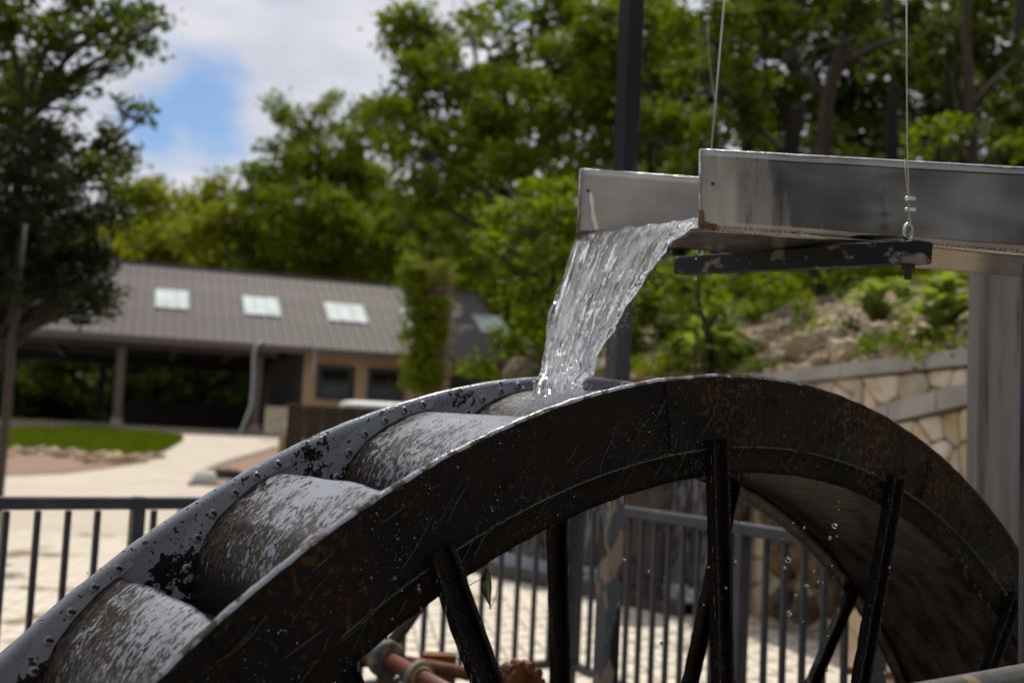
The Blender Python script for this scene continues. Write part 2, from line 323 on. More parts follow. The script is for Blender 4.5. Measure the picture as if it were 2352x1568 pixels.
M['barklt'] = mat('bark_light', (.06, .042, .031), .95, c2=(.035, .025, .019), scale=5, stretch=(1, 1, .3), bump=1., bscale=14, bdist=.04)
M['earth'] = mat('earth', (.06, .05, .03), .95, c2=(.035, .05, .015), scale=.7, bump=.6, bscale=6)
M['redshaft'] = mat('red_primer_shaft', (.16, .045, .028), .5, c2=(.11, .04, .025), scale=8, bump=.3)
M['bearing'] = mat('bearing_paint', (.075, .085, .085), .45, c2=(.25, .20, .13), scale=14, lo=.5, hi=.6, bump=.4)
M['mud'] = mat('brown_gear_case', (.11, .065, .038), .7, c2=(.06, .036, .024), scale=9, bump=.5)
M['clay'] = mat('terracotta', (.24, .09, .045), .75)
M['railpeel'] = mat('handrail_peeling', (.07, .072, .07), .45, c2=(.20, .155, .085), scale=10, lo=.53, hi=.55, bump=.4)
M['pit'] = mat('pit_concrete', (.12, .11, .10), .7, c2=(.05, .05, .045), scale=3)
M['chim'] = mat('chimney_stone', (.30, .205, .15), .85, c2=(.38, .29, .21), scale=5, rnd=.18, bump=.5)

wt = bpy.data.materials.new('clear_water'); wt.use_nodes = True
b = wt.node_tree.nodes['Principled BSDF']
b.inputs['Base Color'].default_value = (.96, .98, 1, 1); b.inputs['Roughness'].default_value = .015
b.inputs['Transmission Weight'].default_value = 1; b.inputs['IOR'].default_value = 1.33; b.inputs['Specular IOR Level'].default_value = .5
M['water'] = wt
def sheet_mat():
    mt = bpy.data.materials.new('pouring_water'); mt.use_nodes = True; t = mt.node_tree; L = t.links.new; b = t.nodes['Principled BSDF']; o = t.nodes['Material Output']
    b.inputs['Base Color'].default_value = (.97, .99, 1, 1); b.inputs['Roughness'].default_value = .03; b.inputs['Transmission Weight'].default_value = 1; b.inputs['IOR'].default_value = 1.33
    at = t.nodes.new('ShaderNodeAttribute'); at.attribute_name = 'flow'
    def ns(sc, det, st):
        m_ = t.nodes.new('ShaderNodeMapping'); m_.inputs['Scale'].default_value = st; L(at.outputs['Vector'], m_.inputs[0])
        n = t.nodes.new('ShaderNodeTexNoise'); n.inputs['Scale'].default_value = sc; n.inputs['Detail'].default_value = det; n.inputs['Roughness'].default_value = .6; L(m_.outputs[0], n.inputs[0]); return n.outputs['Fac']
    a = ns(1, 4, (30, 5.5, 1)); c = ns(1, 3, (5, 1.6, 1))
    q = t.nodes.new('ShaderNodeMath'); q.operation = 'MULTIPLY_ADD'; L(c, q.inputs[0]); q.inputs[1].default_value = .9; L(a, q.inputs[2])
    mr = t.nodes.new('ShaderNodeMapRange'); mr.inputs[1].default_value = 1.0; mr.inputs[2].default_value = 1.09; mr.inputs[4].default_value = .8; L(q.outputs[0], mr.inputs[0])
    d = t.nodes.new('ShaderNodeBsdfDiffuse'); d.inputs[0].default_value = (.92, .94, .98, 1); tl = t.nodes.new('ShaderNodeBsdfTranslucent'); tl.inputs[0].default_value = (.92, .94, .98, 1)  # white streaks stand in for sky highlights on the water
    m1 = t.nodes.new('ShaderNodeMixShader'); m1.inputs[0].default_value = .6; L(d.outputs[0], m1.inputs[1]); L(tl.outputs[0], m1.inputs[2])
    m2 = t.nodes.new('ShaderNodeMixShader'); L(mr.outputs[0], m2.inputs[0]); L(b.outputs[0], m2.inputs[1]); L(m1.outputs[0], m2.inputs[2]); L(m2.outputs[0], o.inputs[0])
    M['sheet'] = mt
sheet_mat()
L_green = leafmat('leaf_green', (.062, .100, .006), (.125, .180, .010))
L_bright = leafmat('leaf_bright', (.080, .135, .006), (.145, .215, .012))
L_yellow = leafmat('leaf_yellow', (.125, .155, .010), (.20, .23, .018))
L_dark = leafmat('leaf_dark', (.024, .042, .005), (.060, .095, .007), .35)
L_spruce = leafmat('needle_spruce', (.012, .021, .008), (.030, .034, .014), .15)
L_maple = leafmat('leaf_maple', (.036, .062, .006), (.075, .115, .010), .4)
L_blade = leafmat('leaf_blade', (.15, .22, .06), (.24, .31, .11), .45)
L_ivy = leafmat('leaf_ivy', (.13, .18, .010), (.22, .27, .02), .3)

# ------------------------------------------------------------------ object helpers
ORG = {}
def setp(o, label=None, cat=None, group=None, kind=None):
    if label: o['label'] = label
    if cat: o['category'] = cat
    if group: o['group'] = group
    if kind: o['kind'] = kind
    return o
def empty(name, loc, label, cat, group=None, rz=0):
    o = bpy.data.objects.new(name, None); o.empty_display_size = .1; COL.objects.link(o)
    o.location = loc; o.rotation_euler = (0, 0, rz); ORG[o.name] = Vector(loc)
    return setp(o, label, cat, group)
def mesh(name, v, f, mats, smooth=False, fm=None):
    me = bpy.data.meshes.new(name); me.from_pydata([tuple(x) for x in v], [], f)
    for q in (mats if isinstance(mats, (list, tuple)) else [mats]): me.materials.append(M[q] if isinstance(q, str) else q)
    if fm is not None: me.polygons.foreach_set('material_index', fm)
    if smooth: me.polygons.foreach_set('use_smooth', [True] * len(me.polygons))
    me.update(); return me
def link(name, me, parent=None, loc=None, rot=None, **k):
    o = bpy.data.objects.new(name, me); COL.objects.link(o)
    if parent is not None: o.parent = parent
    if loc is not None: o.location = loc
    if rot is not None: o.rotation_euler = rot
    return setp(o, **k)
def mk(name, v, f, mats, parent=None, smooth=False, fm=None, **k):
    """verts in world coordinates; origin = parent's origin, or the bottom centre"""
    v = [Vector(x) for x in v]
    if parent is not None:
        org = ORG.get(parent.name, Vector((0, 0, 0)))
    else:
        a = np.array([tuple(x) for x in v]); org = Vector(((a[:, 0].min() + a[:, 0].max()) / 2, (a[:, 1].min() + a[:, 1].max()) / 2, a[:, 2].min()))
    me = mesh(name, [x - org for x in v], f, mats, smooth, fm)
    o = link(name, me, parent, None if parent is not None else org, **k)
    ORG[o.name] = org; return o
class MB:
    def __init__(s): s.v = []; s.f = []; s.m = []
    def add(s, v, f, mi=0):
        n = len(s.v); s.v += [Vector(x) for x in v]; s.f += [tuple(i + n for i in q) for q in f]; s.m += [mi] * len(f); return s
    def hexa(s, c8, mi=0):     # 4 bottom, 4 top
        return s.add(c8, [(3, 2, 1, 0), (4, 5, 6, 7), (0, 1, 5, 4), (1, 2, 6, 5), (2, 3, 7, 6), (3, 0, 4, 7)], mi)
    def box(s, c, sz, ax=None, bev=0., mi=0):
        c = Vector(c); X, Y, Z = ax or (Vector((1, 0, 0)), Vector((0, 1, 0)), Vector((0, 0, 1)))
        a, b_, d = sz[0] / 2, sz[1] / 2, sz[2] / 2
        if bev <= 0:
            return s.hexa([c + X * x * a + Y * y * b_ + Z * z * d for z in (-1, 1) for x, y in ((-1, -1), (1, -1), (1, 1), (-1, 1))], mi)
        pts = []; 
        for z, ins in ((-d, bev), (-d + bev, 0), (d - bev, 0), (d, bev)):
            A, B_ = a - ins, b_ - ins; e = bev
            for x, y in ((-A + e, -B_), (A - e, -B_), (A, -B_ + e), (A, B_ - e), (A - e, B_), (-A + e, B_), (-A, B_ - e), (-A, -B_ + e)):
                pts.append(c + X * x + Y * y + Z * z)
        f = [tuple(range(7, -1, -1)), tuple(range(24, 32))]
        for r in range(3):
            for i in range(8): j = (i + 1) % 8; f.append((r * 8 + i, r * 8 + j, r * 8 + 8 + j, r * 8 + 8 + i))
        return s.add(pts, f, mi)
    def tube(s, pts, r, n=8, caps=True, mi=0, closed=False):
        pts = [Vector(p) for p in pts]; N = len(pts); rs = r if isinstance(r, (list, tuple)) else [r] * N
        v = []; up = None
        for i, p in enumerate(pts):
            if closed: d = pts[(i + 1) % N] - pts[i - 1]
            else: d = pts[min(i + 1, N - 1)] - pts[max(i - 1, 0)]
            d = d.normalized() if d.length > 1e-9 else Vector((0, 0, 1))
            if up is None: up = d.orthogonal().normalized()
            up = (up - d * up.dot(d)); up = up.normalized() if up.length > 1e-6 else d.orthogonal().normalized()
            sd = d.cross(up)
            for k in range(n):
                a = 2 * PI * k / n; v.append(p + (up * math.cos(a) + sd * math.sin(a)) * rs[i])
        f = []
        for i in range(N if closed else N - 1):
            i2 = (i + 1) % N
            for k in range(n): k2 = (k + 1) % n; f.append((i * n + k, i * n + k2, i2 * n + k2, i2 * n + k))
        if caps and not closed: f += [tuple(range(n - 1, -1, -1)), tuple(range((N - 1) * n, N * n))]
        return s.add(v, f, mi)
    def bar(s, a, b_, w, h, up=Vector((0, 0, 1)), bev=0., mi=0):
        a, b_ = Vector(a), Vector(b_); d = b_ - a; X = d.normalized(); Y = up.cross(X).normalized(); Z = X.cross(Y)
        return s.box((a + b_) / 2, (d.length, w, h), (X, Y, Z), bev, mi)
    def mk(s, name, mats, parent=None, smooth=False, **k):
        return mk(name, s.v, s.f, mats, parent, smooth, s.m if isinstance(mats, (list, tuple)) and len(mats) > 1 else None, **k)
    def me(s, name, mats, smooth=False):
        return mesh(name, s.v, s.f, mats, smooth, s.m if isinstance(mats, (list, tuple)) and len(mats) > 1 else None)
def lerp(a, b_, t): return a + (b_ - a) * t
def interp(tab, t):
    for i in range(len(tab) - 1):
        if t <= tab[i + 1][0] or i == len(tab) - 2:
            u = (t - tab[i][0]) / (tab[i + 1][0] - tab[i][0]); return [lerp(a, b_, u) for a, b_ in zip(tab[i][1:], tab[i + 1][1:])]
def nz(x, y=0., z=0.): return noise.noise(Vector((x, y, z)))

# ------------------------------------------------------------------ terrain
def gz(x, y):
    t = max(0., min(1., (y - 11) / 20.5)); z = 1.03 * t * t * (3 - 2 * t) ** .5
    return min(z, 1.03)
def hit(px, py, off=0.):
    d = P(px, py, 1) - CAM; D = 3.
    while D < 120:
        p = CAM + d * D
        if p.z <= gz(p.x, p.y) + off: break
        D += .05
    return p
# ground: one big sheet with an opening for the wheel pit
WA = Vector((-2.9, 3.53, 0)); WBc = Vector((.36, 6.12, 0))          # fence line A ends at the corner WBc
tdir = (WBc - WA).normalized()
gdir = Vector((.44, -.90, 0)).normalized()
B2 = WBc + gdir * 2.3; B3 = B2 + tdir * 2.6
N0 = Vector((-.6, .9, 0)) - tdir * 4.5; N3 = Vector((-.6, .9, 0)) + tdir * 5.4
A0 = WA - tdir * 3.
def strip_sheet(pa, pb, n, mname, name, off, nv=8, **k):
    v = []; f = []
    for i in range(n + 1):
        for j in range(nv + 1):
            a = interp(pa, i / n); b_ = interp(pb, i / n); p = hit(lerp(a[0], b_[0], j / nv), lerp(a[1], b_[1], j / nv))
            v.append((p.x, p.y, gz(p.x, p.y) + off))
    for i in range(n):
        for j in range(nv): a = i * (nv + 1) + j; f.append((a, a + 1, a + nv + 2, a + nv + 1))
    return mk(name, v, f, mname, **k)
def ground():
    far_edge = [A0 - tdir * 40, A0, WBc, B2, B3, B3 + tdir * 40]; pts = []
    for i in range(len(far_edge) - 1):
        for k in range(12): pts.append(far_edge[i].lerp(far_edge[i + 1], k / 12))
    pts.append(far_edge[-1])
    dist = [0, .5, 1, 2, 3, 4, 5, 6, 7, 8, 9, 10, 11, 12, 13, 14, 15, 16, 18, 20, 22, 24, 26, 28, 30, 33, 36, 40, 50, 70, 100, 160, 300, 900]
    c = Vector((0, 2.5, 0)); v = []; f = []; n = len(dist)
    for p in pts:
        d = (p - c).normalized()
        for q in dist: w_ = p + d * q; v.append((w_.x, w_.y, gz(w_.x, w_.y)))
    for i in range(len(pts) - 1):
        for j in range(n - 1): a = i * n + j; f.append((a, a + n, a + n + 1, a + 1))
    mk('ground', v, f, 'concrete', kind='structure')
    v = [N0, N3, B3, B3 + tdir * 40, Vector((60, -40, 0)), Vector((-60, -40, 0)), A0 - tdir * 40, A0]
    mk('apron', [(q.x, q.y, 0.0) for q in v], [tuple(range(8))], 'concrete', kind='structure')
    ps = [A0, WBc, B2, B3, N3, N0]; v = [(q.x, q.y, -.004) for q in ps] + [(q.x, q.y, -2.6) for q in ps]
    f = [(i, (i + 1) % 6, (i + 1) % 6 + 6, i + 6) for i in range(6)] + [tuple(range(6, 12))]
    mk('wheel_pit', v, f, 'pit', kind='structure')
ground()

# lawn, gravel bed and the pale path
lawn_top = [(0, -30, 984), (.5, 200, 983), (.8, 330, 992), (1, 418, 1006)]
lawn_bot = [(0, -30, 1036), (.4, 150, 1039), (.7, 300, 1052), (.88, 380, 1036), (1, 419, 1013)]
strip_sheet(lawn_top, lawn_bot, 40, 'grassbase', 'lawn', .03, kind='structure')
strip_sheet([(0, -40, 1036), (.5, 130, 1039), (1, 330, 1054)], [(0, -40, 1096), (.5, 150, 1088), (1, 345, 1062)], 20, 'gravel', 'gravel_bed', .02, kind='structure')
def lawn_blades():
    v = []; f = []; n = 0
    for i in range(16000):
        t = random.random() ** .8; a = interp(lawn_top, t); b_ = interp(lawn_bot, t); s_ = random.random()
        p = hit(lerp(a[0], b_[0], s_), lerp(a[1], b_[1], s_)); z = gz(p.x, p.y) + .028; an = random.random() * PI; h = .05 + .04 * random.random()
        dx, dy = math.cos(an) * .02, math.sin(an) * .02
        v += [(p.x - dx, p.y - dy, z), (p.x + dx, p.y + dy, z), (p.x + random.uniform(-.03, .03), p.y + random.uniform(-.03, .03), z + h)]; f.append((n, n + 1, n + 2)); n += 3
    o = mk('grass', v, f, L_green, label='short mown grass on the lawn beside the curving path', cat='grass', kind='stuff')
    tone(o.data)
def tone(me, vals=None, per=3):
    n = len(me.vertices); at = me.attributes.new('tone', 'FLOAT', 'POINT')
    k = int(math.ceil(n / per)); r = rng.random(k) if vals is None else vals
    at.data.foreach_set('value', np.repeat(r, per)[:n].astype(np.float32))
lawn_blades()

# ------------------------------------------------------------------ rocks
def rock_mesh(name, seed, mname, sub=3, rough=.35, sz=(1, 1, .7)):
    bmh = bmesh.new(); bmesh.ops.create_icosphere(bmh, subdivisions=sub, radius=1)
    for q in bmh.verts:
        c = q.co.copy()
        k = 1 + rough * noise.noise(c * 1.1 + Vector((seed * 7.3, 0, 0))) + rough * .5 * noise.noise(c * 2.7 + Vector((0, seed * 3.1, 0)))
        c2 = Vector((round(c.x * 1.5) / 1.5, round(c.y * 1.5) / 1.5, round(c.z * 1.5) / 1.5)) * .35 + c * .65
        q.co = Vector((c2.x * sz[0], c2.y * sz[1], c2.z * sz[2])) * k
    me = bpy.data.meshes.new(name); bmh.to_mesh(me); bmh.free(); me.materials.append(M[mname]); return me
import bmesh
ROCKS = [rock_mesh('rock', i, 'rock') for i in range(6)]
ordn = ['first', 'second', 'third', 'fourth', 'fifth', 'sixth', 'seventh', 'eighth', 'ninth', 'tenth', 'eleventh', 'twelfth', 'thirteenth', 'fourteenth', 'fifteenth', 'sixteenth', 'seventeenth', 'eighteenth', 'nineteenth', 'twentieth']
lr = [(12, 1050, 30), (38, 1040, 24), (66, 1046, 26), (92, 1038, 22), (118, 1046, 27), (142, 1052, 24), (168, 1044, 22), (186, 1056, 30), (208, 1066, 26), (232, 1054, 30), (258, 1064, 38), (292, 1062, 26), (318, 1060, 27), (345, 1053, 22), (366, 1052, 19)]
for i, (x, y, r) in enumerate(lr):
    p = hit(x, y); D = (p - CAM).dot(_F); R_ = r / 2 / FPX * D * 1.5
    z = gz(p.x, p.y)
    link('edging_rock', ROCKS[i % 6], loc=(p.x, p.y, z + R_ * .25), rot=(0, 0, i * 2.1), label=f'pale limestone rock edging the lawn by the gravel bed, {ordn[i]} from the left', cat='rock', group='rocks edging the lawn').scale = (R_, R_ * .9, R_)

# ------------------------------------------------------------------ brick pavers on the plaza beyond the fence
def pavers():
    bw, bl, gp = .135, .27, .007; rz = math.radians(7)
    ca, sa = math.cos(rz), math.sin(rz)
    mb = MB(); mb.box((0, 0, .012), (bw - gp, bl - gp, .024), bev=.003); base = mb.me('paver', 'paver')
    near = []; far = []
    jn = WBc.copy(); nv = Vector((-tdir.y, tdir.x, 0))
    for i in range(-70, 60):
        for j in range(10, 52):
            x = i * bw; y = j * bl + (bl / 2 if i % 2 else 0) + 3.0
            X = x * ca - y * sa + 1.0; Y = x * sa + y * ca
            q = Vector((X, Y, 0))
            if (q - WBc).dot(nv) < .16 and (q - WBc).dot(Vector((gdir.y, -gdir.x, 0))) > -.16: continue
            if (q - WBc).dot(nv) < .16 and (q - B2).dot(nv) < .3 and X > -8 and (q - WBc).dot(tdir) < .1: continue
            if Y > 13.2 or Y < 4.2: continue
            d = q - CAM; D = d.dot(_F)
            if D < 1: continue
            px = 1176 + FPX * d.dot(_R) / D; py = 784 - FPX * d.dot(_U) / D
            if px < -260 or px > 2300: continue
            if py > 1720: continue
            vis = (px > 870 and px < 2060 and py < 1600 and py > 1290)
            (near if vis else far).append((D, q))
    near.sort(key=lambda a: a[0]); far += near[290:]; near = near[:290]
    root = empty('paving', (.8, 7.5, 0), 'pale brick paving seen through the fence and the wheel', 'paving'); root['kind'] = 'structure'; del root['category']; del root['label']
    for D, q in near:
        link('brick_paver', base, root, loc=Vector((q.x + random.uniform(-.002, .002) - .8, q.y - 7.5, .004 + random.uniform(-.002, .002))), rot=(random.uniform(-.006, .006), random.uniform(-.006, .006), rz + random.uniform(-.008, .008)))
    mb = MB()
    for D, q in far:
        a = rz + random.uniform(-.008, .008); ax = (Vector((math.cos(a), math.sin(a), 0)), Vector((-math.sin(a), math.cos(a), 0)), Vector((0, 0, 1)))
        mb.box((q.x, q.y, .016 + random.uniform(-.002, .002)), (bw - gp, bl - gp, .024), ax)
    o = mb.mk('far_brick_paver', 'pavers', root, kind='stuff')
    # sand bed between the bricks
    v = []; f = []
    for k in range(15):
        for j in range(9):
            q = WBc + nv * .1 + Vector((0, 0, 0)); 
    sb = [WBc + Vector((-9, -6.9, 0)), WBc + Vector((-.1, .15, 0)), B2 + Vector((.15, .05, 0)), B2 + Vector((1.6, 4.5, 0)), Vector((.5, 13.2, 0)), Vector((-8, 13.2, 0))]
    mk('joint_sand', [(q.x, q.y, .006) for q in sb], [tuple(range(6))], 'joint', root)
pavers()

# ------------------------------------------------------------------ retaining wall, waterfall, hillside garden
WALL = [Vector(q) for q in ((.1, 11.93, 0), (1.05, 10.75, 0), (2.05, 9.35, 0), (2.52, 7.95, 0), (2.86, 6.95, 0), (3.3, 5.6, 0))]
def wall_pt(s):
    L_ = 0
    for a, b_ in zip(WALL, WALL[1:]):
        l = (b_ - a).length
        if s <= L_ + l or b_ is WALL[-1]: return a + (b_ - a) * ((s - L_) / l), (b_ - a).normalized()
        L_ += l
WL = sum((b_ - a).length for a, b_ in zip(WALL, WALL[1:]))
s_at = [0]
for a, b_ in zip(WALL, WALL[1:]): s_at.append(s_at[-1] + (b_ - a).length)
def voronoi_cells(w, h, n, seed, smin=0.):
    r = random.Random(seed); pts = []
    tries = 0
    dmin = .72 * math.sqrt(w * h / n)
    while len(pts) < n and tries < 20000:
        tries += 1; q = (r.uniform(0, w), r.uniform(0, h))
        if all((q[0] - p[0]) ** 2 + (q[1] - p[1]) ** 2 > dmin * dmin * r.uniform(.6, 1.2) for p in pts): pts.append(q)
    cells = []
    for i, p in enumerate(pts):
        poly = [(0, 0), (w, 0), (w, h), (0, h)]
        for j, q in enumerate(pts):
            if i == j or (p[0] - q[0]) ** 2 + (p[1] - q[1]) ** 2 > 16 * dmin * dmin: continue
            mx_, my_ = (p[0] + q[0]) / 2, (p[1] + q[1]) / 2; nx, ny = q[0] - p[0], q[1] - p[1]
            new = []
            for k in range(len(poly)):
                a, b_ = poly[k], poly[(k + 1) % len(poly)]
                da = (a[0] - mx_) * nx + (a[1] - my_) * ny; db = (b_[0] - mx_) * nx + (b_[1] - my_) * ny
                if da <= 0: new.append(a)
                if (da < 0) != (db < 0) and abs(da - db) > 1e-12:
                    t_ = da / (da - db); new.append((a[0] + (b_[0] - a[0]) * t_, a[1] + (b_[1] - a[1]) * t_))
            poly = new
            if len(poly) < 3: break
        if len(poly) >= 3: cells.append((p, poly))
    return cells
def stones(root, rt, w, h, n, seed, frame, mname='flag', jt=.008, clip=None, th=.035):
    """frame(u, v, d) -> world point, d out of the wall"""
    for (cx, cy), poly in voronoi_cells(w, h, n, seed):
        if clip and not clip(cx, cy): continue
        r = random.Random(int(cx * 1000) + seed)
        mxx = sum(q[0] for q in poly) / len(poly); myy = sum(q[1] for q in poly) / len(poly)
        ins = []
        # round the corners: two points per corner
        m_ = len(poly); rp = []
        for k in range(m_):
            a, b_, c = poly[k - 1], poly[k], poly[(k + 1) % m_]
            rp += [(b_[0] + (a[0] - b_[0]) * .12, b_[1] + (a[1] - b_[1]) * .12), (b_[0] + (c[0] - b_[0]) * .12, b_[1] + (c[1] - b_[1]) * .12)]
        def shrink(q, d):
            L_ = math.hypot(q[0] - mxx, q[1] - myy) + 1e-6; k = max(.2, (L_ - d) / L_); return (mxx + (q[0] - mxx) * k, myy + (q[1] - myy) * k)
        o0 = [shrink(q, jt) for q in rp]; o1 = [shrink(q, jt + .014) for q in rp]
        t1 = th * r.uniform(.7, 1.3)
        if clip: o0 = [(q[0], q[1]) for q in o0]
        v = [frame(q[0], q[1], -.01) for q in o0] + [frame(q[0], q[1], t1 * .6) for q in o0] + [frame(q[0], q[1], t1 * r.uniform(.85, 1.1)) for q in o1]
        N = len(o0); f = [tuple(range(2 * N, 3 * N))]
        for a in (0, N): f += [(a + k, a + (k + 1) % N, a + N + (k + 1) % N, a + N + k) for k in range(N)]
        mk('stone', v, f, mname, root)
WALLZ = 2.06
def WZ(s):
    t = [(0, 1.80), (s_at[1], 1.87), (s_at[2], 1.99), (s_at[3], 2.03), (s_at[4], 2.06), (WL, 2.10)]
    return interp(t, max(0, min(WL, s)))[0]
bz_ = Vector((0, 0, 1))
def retaining_wall():
    root = empty('retaining_wall', (2.6, 7.6, 0), 'flagstone retaining wall with a pale concrete cap below the hillside garden', 'wall')
    # core
    mb = MB(); capm = MB()
    for kk, (a, b_) in enumerate(zip(WALL, WALL[1:])):
        d = (b_ - a).normalized(); nrm = Vector((d.y, -d.x, 0))     # towards the camera is -nrm for this ordering
        if nrm.dot(-a) < 0: nrm = -nrm
        za_, zb_ = WZ(s_at[kk]) - .1, WZ(s_at[kk + 1]) - .1
        mb.hexa([a - nrm * .35, b_ - nrm * .35, b_, a] + [q + Vector((0, 0, h)) for q, h in zip((a - nrm * .35, b_ - nrm * .35, b_, a), (za_, zb_, zb_, za_))])
    mb.mk('wall_core', 'mortar', root)
    # stones on the three right hand facets (the left ones are under the waterfall)
    for k in (2, 3, 4):
        a, b_ = WALL[k], WALL[k + 1]; d = (b_ - a).normalized(); w = (b_ - a).length
        nrm = Vector((-d.y, d.x, 0)); nrm = nrm if nrm.dot(-a) > 0 else -nrm
        fr = lambda u, v_, e, a=a, d=d, nrm=nrm, k=k, w=w: a + d * u + nrm * e + Vector((0, 0, v_ * (WZ(s_at[k] + u) - .11) / 2))
        stones(root, None, w, 2, int(w * 1.9 / .045), 5 + k, fr)
    # cap in cast lengths
    s = 0
    while s < WL - .05:
        e = min(WL, s + .9); pa, da = wall_pt(s + .006); pb, db = wall_pt(e - .006)
        na = Vector((-da.y, da.x, 0)); na = na if na.dot(-pa) > 0 else -na
        nb = Vector((-db.y, db.x, 0)); nb = nb if nb.dot(-pb) > 0 else -nb
        hs = [WZ(s), WZ(e), WZ(e), WZ(s)]
        m_ = MB(); q = [pa + na * .07, pb + nb * .07, pb - nb * .36, pa - na * .36]
        m_.hexa([x + bz_ * (h - .1) for x, h in zip(q, hs)] + [x + bz_ * h for x, h in zip(q, hs)]); m_.mk('cap_stone', 'cap', root); s = e
retaining_wall()
def stair_wall():
    a = P(1960, 1040, 7.5); b_ = P(2300, 1040, 6.0); a.z = b_.z = 0
    za, zb = 1.64, 1.83
    d = (b_ - a).normalized(); w = (b_ - a).length; nrm = Vector((-d.y, d.x, 0)); nrm = nrm if nrm.dot(-a) > 0 else -nrm
    root = empty('stair_wall', a, 'lower flagstone wall with a sloping concrete cap in front of the retaining wall', 'wall')
    q = [a, b_, b_ - nrm * .25, a - nrm * .25]; hh = [za, zb, zb, za]
    MB().hexa([x.copy() for x in q] + [x + Vector((0, 0, h - .12)) for x, h in zip(q, hh)]).mk('wall_core', 'mortar', root)
    fr = lambda u, v_, e: a + d * u + nrm * e + Vector((0, 0, v_ * (lerp(za, zb, u / w) - .13) / 1.7))
    stones(root, None, w, 1.7, int(w * 1.7 / .042), 77, fr)
    n = 3
    for i in range(n):
        u0, u1 = i / n + .004, (i + 1) / n - .004; m_ = MB()
        p0, p1 = a.lerp(b_, u0), a.lerp(b_, u1); h0, h1 = lerp(za, zb, u0), lerp(za, zb, u1)
        c = [(p0 + nrm * .06, h0), (p1 + nrm * .06, h1), (p1 - nrm * .3, h1), (p0 - nrm * .3, h0)]
        m_.hexa([x + Vector((0, 0, h - .115)) for x, h in c] + [x + Vector((0, 0, h)) for x, h in c]); m_.mk('cap_stone', 'cap', root)
stair_wall()
def gslope(x, y):
    """height of the hillside behind the wall"""
    best = 1e9; sgn = 0; ss = 0
    p = Vector((x, y, 0)); acc = 0
    for i, (a, b_) in enumerate(zip(WALL, WALL[1:])):
        d = b_ - a; t = max(0, min(1, (p - a).dot(d) / d.length_squared)); q = a + d * t; e = (p - q).length
        if e < best: best = e; ss = acc + t * d.length
        acc += d.length
    k = min(1, max(0, (ss + 1.0) / 2.0))
    return WALLZ - .04 + .265 * max(0, best - .3) + .10 * nz(x * .8, y * .8) * min(1, best)
def hillside():
    v = []; f = []; nS = 70; nT = 46
    for i in range(nS + 1):
        s = -9 + (WL + 13) * i / nS
        if s < 0: q = WALL[0] + Vector((s, -s * .55, 0)); d = Vector((.55, -.83, 0))
        elif s > WL: q = WALL[-1] + (WALL[-1] - WALL[-2]).normalized() * (s - WL); d = (WALL[-1] - WALL[-2]).normalized()
        else: q, d = wall_pt(s)
        nb = Vector((.62, .78, 0)) if s > 0 else Vector((.1, 1, 0))
        for j in range(nT + 1):
            e = .05 + 45 * (max(0, j - 1) / (nT - 1)) ** 1.8; w_ = q + nb.normalized() * e
            z = WZ(s) - .05 + .46 * min(1.8, max(0, e - .25)) + .235 * max(0, e - 2.05) * (1 if e < 14 else 1) + .10 * nz(w_.x * .9, w_.y * .9) * min(1, e)
            z = min(z, 9.3 + .02 * e)
            if s < -.2: z = lerp(z, gz(w_.x, w_.y) - .3, min(1, (-.2 - s) / 1.6))
            if j == 0: z = -.6
            v.append((w_.x, w_.y, z))
    for i in range(nS):
        for j in range(nT): a = i * (nT + 1) + j; f.append((a, a + nT + 1, a + nT + 2, a + 1))
    o = mk('hillside', v, f, 'soil', smooth=True, kind='structure')
    return o
HILL = hillside()
from mathutils.bvhtree import BVHTree
def _bvh(o):
    org = o.location; return BVHTree.FromPolygons([q.co + org for q in o.data.vertices], [tuple(p.vertices) for p in o.data.polygons])
HB = _bvh(HILL)
def hill_hit(px, py):
    d = (P(px, py, 1) - CAM).normalized(); h = HB.ray_cast(CAM, d, 200)
    return h[0]
def hill_z(x, y):
    h = HB.ray_cast(Vector((x, y, 60)), Vector((0, 0, -1)), 100); return h[0].z if h[0] else gz(x, y)

